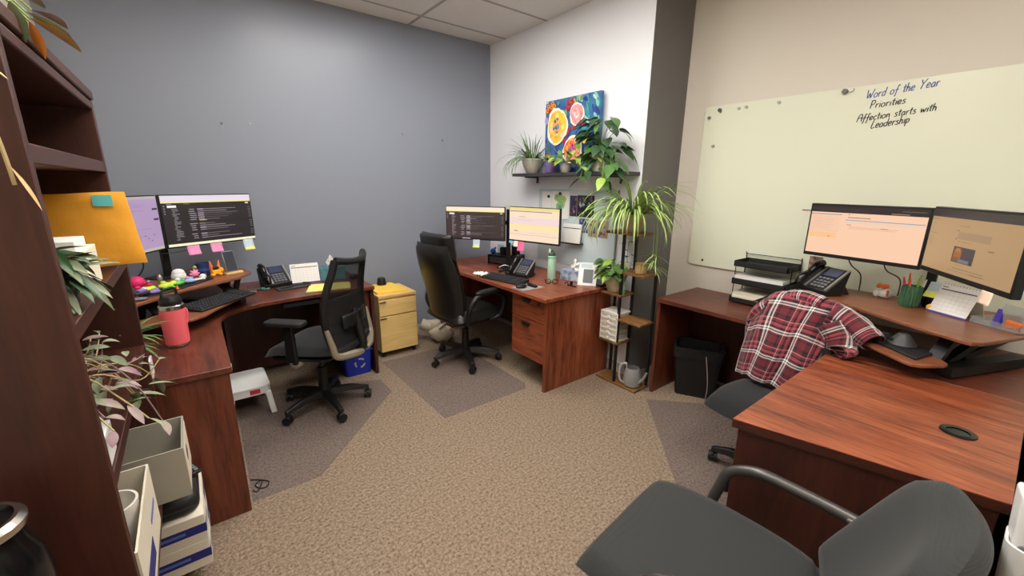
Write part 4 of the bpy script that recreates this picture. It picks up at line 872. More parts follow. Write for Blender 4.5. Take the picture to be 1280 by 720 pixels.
# ------------------------------------------------------------------ plant stand
t = thing('plant_stand', 'tiered plant stand with black poles and rustic wood shelves by the pillar', 'plant stand', (0, 0, 0))
TIERS = [('full', 0.02, 1.71, 2.095), ('left', 0.355, 1.90, 2.095), ('right', 0.555, 1.71, 1.935), ('left', 0.745, 1.90, 2.095), ('right', 0.93, 1.71, 1.99), ('full', 1.225, 1.77, 2.085)]
for k, z, y0, y1 in TIERS: MB().box(2.535, 2.715, y0, y1, z - 0.018, z).make('shelf', 'rust1', t, bevel=0.003)
for x, y, z1 in ((2.548, 1.918, 1.207), (2.702, 1.918, 1.207), (2.548, 2.083, 0.727), (2.702, 2.083, 0.727), (2.548, 1.722, 0.912), (2.702, 1.722, 0.912)):
    if (x, y) in ((2.548, 2.083), (2.548, 1.722)): continue
    MB().box(x - 0.009, x + 0.009, y - 0.009, y + 0.009, 0.0201, z1).make('pole', 'black', t)
def ontop(z): return z + 0.0005
t = thing('potted_plant', 'big variegated spider plant in a tan pot on top of the plant stand', 'plant', (2.605, 1.90, ontop(1.225)))
pot(t, (0, 0, 0), 0.062, 0.10, 0.135, 'pot_tan')
for k in range(190):
    az = rd.uniform(0, 2 * PI); el = rd.uniform(0.35, 1.35); L = rd.uniform(0.28, 0.56)
    if math.cos(az) > 0.05 and math.sin(az) > -0.6: L *= 0.22
    if math.sin(az) > 0.6: L *= 0.8
    blade(t, (0.05 * math.cos(az), 0.05 * math.sin(az), 0.125), az, el, L, rd.uniform(1.3, 3.1), 0.018)
for az, el, L, dr in ((-1.7, .9, .50, 1.0), (-1.5, .75, .5, .9), (-1.55, .6, .52, 1.2), (-1.3, .8, .42, 1.6), (-1.9, .7, .46, 2.4), (-1.75, .5, .5, 2.6)): blade(t, (0, -.05, .115), az, el, L, dr, 0.011)
for hx, hy in ((-.03, -.205), (.0, -.215), (.01, -.20)):
    L = rd.uniform(.26, .36)
    st = [(hx * .3, hy * .3, .12), (hx * .7, hy * .8, .17), (hx, hy, .06), (hx, hy - .01, .12 - L)]
    MB().tube(st, 0.0018, 5, 5).make('runner', 'stem_green', t)
    for k in range(9): az = rd.uniform(0, 2 * PI); blade(t, (hx, hy - .01, .12 - L), az, rd.uniform(-.6, .6), rd.uniform(.10, .20), rd.uniform(.8, 1.6), 0.009, n=6)
t = thing('potted_plant', 'bushy pothos in a tan pot on the left tier of the plant stand', 'plant', (2.60, 2.015, ontop(0.745)))
pot(t, (0, 0, 0), 0.052, 0.084, 0.135, 'pot_tan')
for k in range(52):
    az = rd.uniform(0.6, 5.4); q = rd.uniform(.02, .10); b = (q * math.cos(az), q * math.sin(az) * 1.1 + .02, .13 + rd.uniform(-.0, .12))
    sc = 0.5 if (math.cos(az) > .1) else 1
    leaf(t, b, (math.cos(az), math.sin(az), rd.uniform(-.5, .2)), rd.uniform(.075, .115) * sc, rd.uniform(.05, .072) * sc, rd.choice(('leaf_green', 'leaf_lime', 'leaf_green', 'leaf_lime')), rd.uniform(.3, 1.0), .2, True, rd.uniform(-.4, .4), (0, 0, .12))
for dz in (.10, .06): leaf(t, (-.02, -.085, dz), (-.3, -.25, -1), .09, .05, 'leaf_green', .2, .2, True)
t = thing('potted_plant', 'small rubber plant with dark leaves in a white pot behind the stand pole', 'plant', (2.655, 1.955, ontop(0.93)))
pot(t, (0, 0, 0), 0.022, 0.028, 0.05, 'pot_white')
MB().tube([(0, 0, .04), (-.004, .004, .12), (-.006, -.006, .22)], 0.003, 6, 4).make('stem', 'stem_green', t)
for az, z, L in ((2.6, .20, .07), (4.4, .21, .065), (3.6, .10, .075), (4.9, .11, .06), (1.9, .14, .06)): leaf(t, (0, 0, z), (math.cos(az), math.sin(az), .35), L, .042, 'leaf_dark', .7, .15, False)
t = thing('candle_jar', 'amber candle jar with a wooden lid on the right tier of the plant stand', 'candle', (2.60, 1.79, ontop(0.93)))
MB().lathe([(0.035, 0), (0.042, 0.004), (0.044, 0.05), (0.04, 0.062), (0.037, 0.062), (0.036, 0.05)], 24, cap1=False).make('jar', mat('amber', (222, 196, 140), 0.1, trans=0.5), t)
MB().lathe([(0.034, 0.005), (0.034, 0.035), (0.001, 0.035)], 20, cap1=False).make('wax', mat('wax', (240, 214, 150), 0.5), t); MB().lathe([(0.041, 0.0622), (0.042, 0.075), (0.036, 0.078), (0.001, 0.078)], 24, cap1=False).make('lid', mat('lid_gold', (168, 130, 70), 0.4), t)
# drawer tower
t = thing('drawer_tower', 'small white plastic tower of five clear drawers on the plant stand', 'drawer organizer', (2.62, 2.0, ontop(0.355)))
m = MB(); m.box(-0.085, 0.085, -0.085, 0.085, 0.222, 0.236).box(-0.085, 0.085, -0.085, 0.085, 0, 0.006)
for x in (-0.08, 0.08):
    for y in (-0.08, 0.08): m.box(x - 0.005, x + 0.005, y - 0.005, y + 0.005, 0.006, 0.222)
m.box(-0.075, 0.085, 0.0795, 0.0845, 0.006, 0.222)
m.make('frame', 'plastic_white', t, bevel=0.003)
drawer_clear = mat('drawer_clear', (222, 216, 200), 0.25, alpha=0.75)
for k in range(5):
    z = 0.010 + k * 0.043
    d = MB().box(-0.0835, 0.07, -0.074, 0.074, z, z + 0.036).make('drawer', drawer_clear, t, bevel=0.003)
    MB().box(-0.089, -0.0836, -0.08, 0.08, z - 0.002, z + 0.007).box(-0.087, -0.0836, -0.08, 0.08, z + 0.033, z + 0.038).make('rim', 'plastic_white', d)
    MB().box(-0.094, -0.0836, -0.012, 0.012, z + 0.004, z + 0.024).make('pull', 'plastic_white', d, bevel=0.003)
# watering can
t = thing('watering_can', 'grey watering can with a tall loop handle at the foot of the plant stand', 'watering can', (2.61, 1.79, ontop(0.02)), R(0))
mat('can_grey', (136, 134, 132), 0.4)
MB().lathe([(0.055, 0), (0.066, 0.01), (0.068, 0.06), (0.058, 0.13), (0.048, 0.15), (0.044, 0.15), (0.054, 0.125), (0.06, 0.05), (0.001, 0.02)], 28, cap1=False).make('body', 'can_grey', t)
MB().tube([(-0.02, 0.045, 0.145), (-0.03, 0.045, 0.178), (-0.045, 0.075, 0.165), (-0.05, 0.09, 0.10), (-0.045, 0.082, 0.03), (-0.03, 0.058, 0.012)], [0.008, 0.009, 0.009, 0.009, 0.009, 0.008], 10, 5).make('handle', mat('can_light', (170, 170, 170), 0.4), t)
MB().tube([(0.0, -0.05, 0.03), (0.0, -0.10, 0.09), (0.0, -0.125, 0.15)], [0.014, 0.010, 0.008], 10, 4).make('spout', 'can_grey', t)
# ------------------------------------------------------------------ on and around the right desk
# letter tray tower
t = thing('letter_tray', 'black three tier letter tray full of papers on the right desk', 'letter tray', (3.0, 1.14, DZ + 0.0005), R(0))
def tray(z, papers):
    m = MB(); m.box(0, 0.215, -0.17, 0.17, z, z + 0.004)
    m.box(0, 0.006, -0.17, 0.17, z, z + 0.035).box(0.209, 0.215, -0.17, 0.17, z, z + 0.04).box(0, 0.215, -0.17, -0.164, z, z + 0.04).box(0, 0.215, 0.164, 0.17, z, z + 0.04)
    tr = m.make('tray', 'black_soft', t)
    zz = z + 0.0045; rd = random.Random(int(z * 100))
    for th, mt, dx, lb in papers:
        tag(MB().box(-0.008 + dx, 0.2, -0.155 + rd.uniform(-.004, .004), 0.155, 0, th).make('paper_stack', mt, None, (3.0, 1.14, DZ + 0.0005 + zz)), lb, 'papers'); zz += th + 0.0005
tray(0.004, [(0.024, 'paper', 0.010, 'thick white paper stack at the bottom of the lowest letter tray'), (0.020, 'paper_cream', 0.008, 'cream paper stack second from the bottom in the lowest letter tray'), (0.012, 'paper', 0.012, 'thin white paper stack third from the bottom in the lowest letter tray'), (0.010, 'paper_cream', 0.008, 'thin cream paper stack on top in the lowest letter tray')])
tray(0.135, [(0.012, 'dark_grey', 0.010, 'dark grey folder lying lowest in the middle letter tray'), (0.010, 'paper', 0.012, 'thin white paper stack above the grey folder in the middle letter tray'), (0.014, 'black_soft', 0.01, 'black folder between papers in the middle letter tray'), (0.022, 'white', 0.008, 'bright white binder on top in the middle letter tray')])
tray(0.26, [(0.01, 'black_soft', 0.014, 'black folder lying in the top letter tray')])
for y in (-0.176, 0.176):
    MB().tube([(0.20, y, 0.0), (0.20, y, 0.33), (0.19, y, 0.342)], 0.004, 6).make('upright', 'black', t); MB().tube([(0.05, y, 0.0), (0.05, y, 0.29)], 0.003, 6).make('upright', 'black', t)
MB().tube([(0.20, -0.176, 0.33), (0.20, 0.176, 0.33)], 0.003, 6).make('cross_wire', 'black', t)
tag(MB().box(3.02, 3.05, 1.08, 1.14, DZ + 0.276, DZ + 0.284).make('binder_clip', 'gun', bevel=0.003), 'small metal clip lying in the top letter tray', 'clip')
# waste bin with liner
t = thing('waste_bin', 'black plastic waste bin with a liner bag under the right desk', 'bin', (2.945, 1.455, 0.0005), R(-62))
def tap(w0, d0, w1, d1, z0, z1, th, name, mt, par, jag=0.0, seed=1):
    rd = random.Random(seed); m = MB(); o0 = rrect(-w0, w0, -d0, d0, 0.03); o1 = rrect(-w1, w1, -d1, d1, 0.03); n = len(o0)
    a = [m._p((x, y, z0)) for x, y in o0]; b = [m._p((x, y, z1 + (rd.uniform(-jag, jag)))) for x, y in o1]
    i1 = [m._p((x * (1 - th / w1), y * (1 - th / d1), z1 + (rd.uniform(-jag, jag)))) for x, y in o1]; i0 = [m._p((x * (1 - th / w0), y * (1 - th / d0), z0 + 0.006)) for x, y in o0]
    for k in range(n):
        q = (k + 1) % n; m.face((a[k], a[q], b[q], b[k])); m.face((b[k], b[q], i1[q], i1[k])); m.face((i1[k], i1[q], i0[q], i0[k]))
    m.face(a[::-1]); m.face(i0)
    return m.make(name, mt, par)
tap(0.135, 0.09, 0.17, 0.125, 0, 0.385, 0.004, 'body', 'black', t)
mat('bag', (26, 26, 28), 0.3, bump=(40, 0.8, 0.01))
tap(0.172, 0.128, 0.178, 0.133, 0.315, 0.392, 0.02, 'liner', 'bag', t, 0.006, 4)
MB().tube([(0.05, -0.125, 0.36), (0.07, -0.15, 0.25), (0.085, -0.155, 0.12), (0.08, -0.15, 0.0)], 0.004, 6, 5).make('cord', mat('cord_pink', (150, 120, 116), 0.6), t)
# plaid shirt over the chair back
def plaid():
    m = bpy.data.materials.new('plaid'); m.use_nodes = True; nt = m.node_tree; b = nt.nodes['Principled BSDF']; L = nt.links.new
    uv = nt.nodes.new('ShaderNodeUVMap'); uv.uv_map = 'uv'; sp = nt.nodes.new('ShaderNodeSeparateXYZ'); L(uv.outputs[0], sp.inputs[0])
    outs = []
    for ch, n, ph in ((0, 3.3, 0.1), (1, 5.2, 0.3)):
        a = nt.nodes.new('ShaderNodeMath'); a.operation = 'MULTIPLY_ADD'; a.inputs[1].default_value = n; a.inputs[2].default_value = ph; L(sp.outputs[ch], a.inputs[0])
        f = nt.nodes.new('ShaderNodeMath'); f.operation = 'FRACT'; L(a.outputs[0], f.inputs[0])
        r = nt.nodes.new('ShaderNodeValToRGB'); r.color_ramp.interpolation = 'CONSTANT'; e = r.color_ramp.elements
        seq = [(0, (104, 30, 40)), (.22, (20, 24, 40)), (.27, (104, 30, 40)), (.33, (240, 232, 224)), (.375, (30, 84, 104)), (.42, (240, 232, 224)), (.47, (16, 18, 30)), (.56, (176, 76, 88)), (.66, (18, 22, 38)), (.72, (128, 44, 54)), (.80, (214, 140, 146)), (.83, (60, 18, 28)), (.92, (22, 18, 28))]
        e[0].position = 0; e[0].color = lin(seq[0][1]); e[1].position = seq[1][0]; e[1].color = lin(seq[1][1])
        for q, c in seq[2:]: k = e.new(q); k.color = lin(c)
        L(f.outputs[0], r.inputs[0]); outs.append(r.outputs[0])
    mx = nt.nodes.new('ShaderNodeMix'); mx.data_type = 'RGBA'; mx.inputs[0].default_value = 0.5; L(outs[0], mx.inputs[6]); L(outs[1], mx.inputs[7]); L(mx.outputs[2], b.inputs['Base Color'])
    b.inputs['Roughness'].default_value = 0.9; b.inputs['Sheen Weight'].default_value = 0.2
    MATS['plaid'] = m
plaid()
t = thing('plaid_shirt', 'red, white and navy plaid flannel shirt draped over the swivel chair back', 'shirt', (2.26, 0.735, 0.004), R(86))
def cloth(u, v):
    x = 2 * u - 1
    if v < 0.62:                                   # front fall, hem to shoulder
        f = v / 0.62; z = 0.515 + 0.455 * f; y = -0.10 - 0.130 * f + 0.03 * math.sin(PI * f)
        hw = 0.20 + 0.05 * f
    elif v < 0.74:                                 # over the top
        f = (v - 0.62) / 0.12; a = PI * f; z = 0.97 + 0.035 * math.sin(a); y = -0.23 - 0.065 * (1 - math.cos(a)) / 1.0; hw = 0.25
    else:
        f = (v - 0.74) / 0.26; z = 0.97 - 0.10 * f; y = -0.36 - 0.01 * f; hw = 0.25 - 0.03 * f
    front = max(0.0, 1 - v / 0.68)
    z -= 0.085 * abs(x) ** 2.6 * (1 - 0.5 * front) * (0.4 + 0.6 * min(1, v / .5))
    y += (-0.09 if v < 0.68 else 0.075) * abs(x) ** 3
    n1 = mnoise.noise(Vector((x * 2.2, v * 3.0, 1.3))); n2 = mnoise.noise(Vector((x * 5.0 + 3, v * 2.0, 4.7)))
    fold = 0.012 * math.sin(9 * x + 4 * v + 3 * n1) * (0.35 + 0.65 * front)
    y += (fold + 0.02 * n2) * (1 if v < 0.68 else -0.5)
    z += 0.014 * n1
    return (x * hw * (1 + 0.06 * n2) + 0.02 * n1 + 0.06 * (1 - v / .62 if v < .62 else 0), y, z)
MB().grid(cloth, 48, 64).make('body', 'plaid', t, solid=0.004, ang=80)
def sleeve(s, pts, r0, r1, sq):
    P, _ = spline([Vector(p) for p in pts], 8)
    m = MB(); n = 18; ids = []
    up = Vector((0, 0, 1))
    for i, p in enumerate(P):
        d = (P[min(i + 1, len(P) - 1)] - P[max(i - 1, 0)]).normalized(); a = d.cross(up).normalized(); b = a.cross(d); f = i / (len(P) - 1); r = r0 + (r1 - r0) * f
        row = []
        for k in range(n + 1):
            q = 2 * PI * k / n; rr = r * (1 + 0.10 * mnoise.noise(Vector((f * 6, math.cos(q) * 1.5 + s, math.sin(q) * 1.5))))
            row.append(m._p(p + a * rr * math.cos(q) + b * rr * sq * math.sin(q))); m.uv[row[-1]] = (0.25 + 0.5 * k / n, 0.15 + 0.4 * f)
        ids.append(row)
    for A, B in zip(ids, ids[1:]):
        for k in range(n): m.face((A[k], A[k + 1], B[k + 1], B[k]))
    return m.make('sleeve', 'plaid', t, solid=0.004, ang=80)
sleeve(0, [(-0.13, -0.29, 0.925), (-0.21, -0.285, 0.90), (-0.275, -0.27, 0.865), (-0.315, -0.255, 0.845)], 0.085, 0.062, 0.75)
sleeve(9, [(-0.15, -0.20, 0.90), (-0.20, -0.19, 0.84), (-0.225, -0.17, 0.80), (-0.22, -0.16, 0.795)], 0.08, 0.05, 0.6)
sleeve(3, [(0.15, -0.30, 0.92), (0.225, -0.30, 0.85), (0.235, -0.30, 0.76), (0.23, -0.29, 0.66)], 0.07, 0.045, 0.7)
sleeve(7, [(-0.08, -0.28, 0.975), (0.0, -0.285, 0.99), (0.08, -0.285, 0.975)], 0.05, 0.05, 0.7)
# mouse + mouse mat
tag(MB().prism([(2.55, 0.43), (2.40, 0.24), (2.56, 0.20), (2.70, 0.36)], RTZ + 0.0005, RTZ + 0.012).make('wrist_rest', 'black_soft', bevel=0.004), 'black gel mouse mat on the tray of the right riser', 'mouse mat')
t = thing('vertical_mouse', 'dark grey cone shaped vertical mouse on the right keyboard tray', 'mouse', (2.56, 0.315, RTZ + 0.0125), R(-124))
MB().lathe([(0.052, 0), (0.054, 0.006), (0.042, 0.022), (0.028, 0.044), (0.020, 0.055), (0.001, 0.058)], 24, cap1=False).make('shell', 'dark_grey', t); MB().box(-0.022, -0.008, -0.048, -0.036, 0.016, 0.03).make('button', 'black', t, bevel=0.003)
# figurine, cactus cup, notes, calendar, acrylic tray on the riser
t = thing('figurine', 'small white ceramic figurine with orange leaves on the right riser', 'figurine', (3.045, 0.49, RZ_ + 0.0005))
MB().ball((0, 0, 0.030), (0.038, 0.034, 0.030), 16, 9).make('body', 'white', t); MB().ball((0.0, 0.038, 0.024), (0.018, 0.018, 0.024), 12, 8).make('side_lump', 'white', t)
mat('orange', (240, 120, 44), 0.5)
for k in range(7):
    a = k * 0.9; MB().ball((-0.01 + 0.014 * math.cos(a), 0.016 + 0.018 * math.sin(a), 0.066 + 0.005 * (k % 2)), 0.0115, 10, 7).make('bead', 'orange', t)
MB().box(-0.04, -0.034, -0.018, -0.008, 0.02, 0.052).make('streak', mat('rustorange', (190, 96, 60), 0.5), t, bevel=0.002)
t = thing('pen_cup', 'dark green ribbed cactus pen cup on the right riser', 'pen cup', (2.945, 0.375, RZ_ + 0.0005))
m = MB(); N = 72
prof = [(0.036, 0), (0.040, 0.012), (0.041, 0.06), (0.040, 0.105), (0.036, 0.110), (0.034, 0.10), (0.033, 0.02), (0.001, 0.02)]
m.lathe(prof, N, cap1=False)
m.v = [(x * (1 + (0.055 * math.cos(18 * math.atan2(y, x)) if z < 0.108 and x * x + y * y > 0.00125 else 0)), y * (1 + (0.055 * math.cos(18 * math.atan2(y, x)) if z < 0.108 and x * x + y * y > 0.00125 else 0)), z) for x, y, z in m.v]
m.make('cup', mat('cactus', (52, 92, 66), 0.5, vary=(40, (70, 116, 84))), t)
for (x, y, h, r, c, lb) in ((0.01, 0.012, 0.15, 0.006, (230, 90, 60), 'orange red pen in the cactus cup'), (-0.008, -0.012, 0.15, 0.007, (150, 206, 60), 'lime green pen in the cactus cup'), (0.0, 0.02, 0.128, 0.009, (232, 80, 110), 'pink marker in the cactus cup'), (-0.015, 0.006, 0.13, 0.008, (240, 110, 70), 'orange capped marker in the cactus cup'), (0.012, -0.02, 0.125, 0.008, (236, 234, 228), 'white capped pen in the cactus cup')):
    p = thing('pen', lb, 'pen', (2.945 + x, 0.375 + y, RZ_ + 0.022), 0, 'pens in the cactus cup')
    MB().tube([(0, 0, 0), (x * 0.8, y * 0.8, h - 0.03)], r * 0.7, 8).make('barrel', mat('pen%d' % c[0], c, 0.4), p); MB().tube([(x * 0.8, y * 0.8, h - 0.03), (x * 1.1, y * 1.1, h)], [r * 0.7, r * 0.35], 8).make('tip', mat('pen%d' % c[0], c, 0.4), p)
t = thing('note_dispenser', 'black holder with a blue and yellow sticky pad beside the cactus cup', 'note holder', (2.98, 0.295, RZ_ + 0.0005), R(-110))
MB().box(-0.03, 0.03, -0.02, 0.03, 0, 0.07).make('holder', 'black_gloss', t, bevel=0.006)
MB().hexa([(-0.03, -0.021, 0.06), (0.03, -0.021, 0.06), (0.03, -0.015, 0.06), (-0.03, -0.015, 0.06)], [(-0.03, 0.012, 0.135), (0.03, 0.012, 0.135), (0.03, 0.018, 0.135), (-0.03, 0.018, 0.135)]).make('pad', 'note_blue', t)
MB().hexa([(-0.03, -0.030, 0.062), (0.03, -0.030, 0.062), (0.03, -0.0225, 0.062), (-0.03, -0.0225, 0.062)], [(-0.03, -0.012, 0.09), (0.03, -0.012, 0.09), (0.03, -0.004, 0.09), (-0.03, -0.004, 0.09)]).make('yellow_flags', 'note_yel', t)
tag(MB().at((2.93, 0.292, RZ_ + 0.0165), 0).ball((0, 0, 0), (0.014, 0.016, 0.016), 12, 8).make('eraser', mat('yelorange', (246, 180, 60), 0.5)), 'small yellow and orange eraser in front of the note holder', 'eraser')
def calendar(label, loc, rz, w=0.17, h=0.13, d=0.05):
    t = thing('desk_calendar', label, 'calendar', loc, rz, 'tent desk calendars')
    lean = d
    MB().hexa([(-w / 2, -lean, 0.008), (w / 2, -lean, 0.008), (w / 2, -lean + 0.003, 0.008), (-w / 2, -lean + 0.003, 0.008)], [(-w / 2, -0.002, h), (w / 2, -0.002, h), (w / 2, 0.001, h), (-w / 2, 0.001, h)]).make('page', 'paper', t)
    MB().hexa([(-w / 2, lean - 0.003, 0), (w / 2, lean - 0.003, 0), (w / 2, lean, 0), (-w / 2, lean, 0)], [(-w / 2, 0.0012, h), (w / 2, 0.0012, h), (w / 2, 0.004, h), (-w / 2, 0.004, h)]).make('back_board', mat('cal_back', (200, 190, 170), 0.7), t)
    MB().box(-w / 2 - 0.004, w / 2 + 0.004, -lean - 0.008, -lean + 0.006, 0, 0.008).make('base_edge', mat('cal_purple', (98, 84, 150), 0.5), t)
    m = MB(); mat('cal_line', (206, 204, 204), 0.7); mat('cal_bar', (70, 62, 84), 0.6)
    def pt(x, f, off=0.0006): p = Vector((0, -lean, 0.008)).lerp(Vector((0, -0.002, h)), f); return (x, p.y - off, p.z + off * 0.3)
    def strip(x0, x1, f0, f1, k, off): m.mi = k; m.poly([pt(x0, f0, off), pt(x1, f0, off), pt(x1, f1, off), pt(x0, f1, off)])
    strip(-w * .46, w * .46, 0.80, 0.835, 0, 0.0008); strip(-w * .46, -w * .3, 0.90, 0.925, 0, 0.0008)
    for k in range(6): strip(-w * .46, w * .46, 0.10 + 0.135 * k, 0.108 + 0.135 * k, 1, 0.0006)
    for k in range(8): x = -w * .46 + k * w * .92 / 7; strip(x - 0.0005, x + 0.0005, 0.10, 0.78, 1, 0.0006)
    m.make('print', ['cal_bar', 'cal_line'], t, smooth=False)
    m = MB()
    for k in range(12): x = -w * .44 + k * w * .08; m.tube([(x, -0.004, h - 0.004), (x, 0.0, h + 0.005), (x, 0.006, h - 0.004)], 0.0008, 5, 3)
    m.make('ring_binding', 'steel', t)
    return t
calendar('white tent calendar with a dark header on the right riser', (2.915, 0.20, RZ_ + 0.0005), R(-122), 0.165, 0.14)
calendar('white tent calendar against the slate wall on the left desk', (0.70, 3.69, DZ + 0.0005), R(-4), 0.21, 0.15)
t = thing('acrylic_tray', 'clear acrylic tray at the right end of the right riser', 'tray', (2.83, 0.035, RZ_ + 0.0005), R(-122))
m = MB(); m.box(-0.09, 0.09, -0.06, 0.06, 0, 0.003).box(-0.09, -0.087, -0.06, 0.06, 0.003, 0.03).box(0.087, 0.09, -0.06, 0.06, 0.003, 0.03).box(-0.087, 0.087, -0.06, -0.057, 0.003, 0.03); m.make('tray', 'clear', t)
MB().hexa([(-0.087, 0.057, 0.003), (0.087, 0.057, 0.003), (0.087, 0.06, 0.003), (-0.087, 0.06, 0.003)], [(-0.06, 0.064, 0.09), (0.06, 0.064, 0.09), (0.06, 0.067, 0.09), (-0.06, 0.067, 0.09)]).make('back_panel', 'clear', t)
t = thing('binder_clip', 'violet clothes peg clip standing in the acrylic tray', 'clip', (2.845, 0.06, RZ_ + 0.004), R(-122)); mat('violet', (92, 76, 196), 0.4)
MB().hexa([(-0.012, -0.014, 0), (0.012, -0.014, 0), (0.012, -0.006, 0), (-0.012, -0.006, 0)], [(-0.008, -0.004, 0.075), (0.008, -0.004, 0.075), (0.008, 0.0, 0.075), (-0.008, 0.0, 0.075)]).make('jaw', 'violet', t, bevel=0.002)
MB().hexa([(-0.012, 0.010, 0), (0.012, 0.010, 0), (0.012, 0.018, 0), (-0.012, 0.018, 0)], [(-0.008, 0.001, 0.06), (0.008, 0.001, 0.06), (0.008, 0.005, 0.06), (-0.008, 0.005, 0.06)]).make('jaw', 'violet', t, bevel=0.002)
tag(MB().at((2.83, 0.012, RZ_ + 0.004), R(-100)).hexa([(-0.028, -0.016, 0), (0.028, -0.016, 0), (0.028, 0.016, 0), (-0.028, 0.016, 0)], [(-0.022, -0.012, 0.03), (0.026, -0.014, 0.022), (0.026, 0.012, 0.026), (-0.022, 0.012, 0.034)]).make('eraser_block', 'orange', bevel=0.004), 'orange eraser block lying in the acrylic tray', 'eraser')
for i, (a, b, lb) in enumerate((((2.86, 0.66, 1.19), (3.10, 0.62, RZ_ + 0.01), 'black cable hanging behind the desk phone on the right riser'), ((2.83, 0.50, 1.19), (3.12, 0.45, RZ_ + 0.01), 'black cable hanging behind the ceramic figurine'))):
    a, b = Vector(a), Vector(b); tag(MB().tube([a + Vector((0.035, 0, 0)), a + Vector((0.11, -.01, -.06)), b + Vector((-.04, 0, .10)), b], 0.0035, 6, 6).make('cable', 'black'), lb, 'cable')
t = thing('phone_holder', 'white cup holding white handsets at the right edge of the foreground', 'holder', (1.225, -0.118, DZ - 0.0095), 0)
tap(0.042, 0.042, 0.05, 0.05, 0, 0.135, 0.005, 'cup', 'white', t)
t = thing('handset', 'white cordless handset leaning out of the white cup', 'phone', (1.225, -0.095, DZ), R(10))
MB().hexa([(-0.030, -0.012, 0.0), (0.030, -0.012, 0.0), (0.030, 0.012, 0), (-0.030, 0.012, 0)], [(-0.034, 0.008, 0.235), (0.030, 0.008, 0.235), (0.030, 0.030, 0.235), (-0.034, 0.030, 0.235)]).make('shell', 'white', t, bevel=0.009, seg=3)
MB().cyl((-0.031, 0.004, 0.12), (-0.039, 0.006, 0.12), 0.012).make('side_button', 'grey', t)
tag(MB().hexa([(1.20, -0.145, DZ), (1.25, -0.145, DZ), (1.25, -0.122, DZ), (1.20, -0.122, DZ)], [(1.20, -0.145, 0.985), (1.25, -0.145, 0.985), (1.25, -0.120, 0.985), (1.20, -0.120, 0.985)]).make('case', mat('lilac_case', (122, 100, 170), 0.5), bevel=0.004), 'lilac slim case behind the white handset in the cup', 'case')

# ------------------------------------------------------------------ on the far desk
t = thing('mesh_riser', 'black wire mesh organiser shelf behind the keyboard on the far desk', 'organizer', (2.565, 3.40, DZ + 0.0005), R(-72))
MB().box(-0.16, 0.16, -0.11, 0.11, 0.085, 0.095).make('top', 'black_soft', t, bevel=0.003)
for x in (-0.155, 0.155): MB().box(x - 0.003, x + 0.003, -0.11, 0.11, 0, 0.085).make('side', 'black_soft', t)
MB().box(-0.14, 0.14, -0.105, 0.1, 0.012, 0.075).make('drawer', 'dark_grey', t, bevel=0.003)
def small(name, label, cat, loc, fn, mt, **k):
    m = MB(); fn(m); return tag(m.make(name, mt, None, loc, **k), label, cat)
OZ = DZ + 0.096
mat('blue_toy', (44, 78, 190), 0.4); mat('yellow_toy', (236, 180, 50), 0.5)
small('ball', 'blue round toy on the mesh organiser of the far desk', 'toy', (2.47, 3.50, OZ), lambda m: m.ball((0, 0, 0.03), 0.03).ball((0.012, -0.02, 0.062), 0.012, 10, 7), 'blue_toy')
small('card_box', 'pale photo card standing on the mesh organiser', 'card', (2.57, 3.50, OZ), lambda m: m.box(-0.005, 0.005, -0.05, 0.05, 0, 0.09).box(-0.012, 0.012, -0.05, 0.05, 0, 0.006), 'note_blue')
small('mug', 'black mug on the mesh organiser between the far monitors', 'mug', (2.53, 3.40, OZ), lambda m: m.lathe([(0.034, 0), (0.038, 0.01), (0.038, 0.075), (0.034, 0.075), (0.033, 0.012), (0.001, 0.01)], 20, cap1=False).tube([(0.0, -0.036, 0.06), (0, -0.058, 0.05), (0, -0.058, 0.03), (0, -0.036, 0.02)], 0.005, 6, 4), 'black')
small('duck_toy', 'small yellow toy on the mesh organiser', 'toy', (2.54, 3.30, OZ), lambda m: m.ball((0, 0, 0.018), (0.018, 0.018, 0.018)).ball((0, 0.004, 0.045), 0.013), 'yellow_toy')
small('speaker', 'small black speaker on the mesh organiser under the hot pink note', 'speaker', (2.62, 3.31, OZ - 0.0001), lambda m: m.prism(rrect(-0.035, 0.035, -0.035, 0.035, 0.015), 0, 0.10), 'black', bevel=0.006)
small('tissue', 'crumpled white tissue with a blue pen on the left corner of the far desk', 'tissue', (2.02, 3.05, DZ + 0.001), lambda m: m.grid(lambda u, v: ((u - .5) * .10, (v - .5) * .15, .012 + .022 * abs(mnoise.noise(Vector((u * 4, v * 4, 2)))) * 1.5), 12, 12), 'paper', solid=0.002)
small('power_brick', 'black cable heap behind the keyboard on the far desk', 'cable', (2.27, 3.0, DZ + 0.001), lambda m: m.tube([(-.04, .07, .008), (0, .02, .03), (.02, -.03, .045), (.05, -.08, .02), (.0, -.10, .01), (-.04, -.05, .01), (.03, .04, .02)], 0.013, 8, 6), 'black')
t = thing('charger_stand', 'white wireless charger puck leaning beside the far desk phone', 'charger', (2.36, 2.945, DZ + 0.0005), R(-72))
MB().prism(rrect(-0.035, 0.035, -0.03, 0.03, 0.02), 0, 0.012).make('foot', mat('mint_foot', (120, 150, 130), 0.5), t); MB().at((0, 0.012, 0.055), 0, R(-25)).prism(rrect(-0.042, 0.042, -0.009, 0.009, 0.008), -0.045, 0.045).make('pad', 'white', t, bevel=0.006)
small('white_cable', 'curled white cable beside the white charger', 'cable', (2.28, 2.965, DZ + 0.001), lambda m: m.tube([(-.05, .10, .05), (-.02, .05, .075), (.03, .0, .05), (.05, -.03, .004)], 0.004, 6, 6), 'white')
tag(MB().prism([(1.965, 2.54), (1.975, 2.395), (2.19, 2.385), (2.165, 2.555)], DZ + 0.0003, DZ + 0.003).make('mouse_pad', mat('pad_grey', (150, 148, 146), 0.8)), 'grey mouse pad at the front edge of the far desk', 'mouse pad')
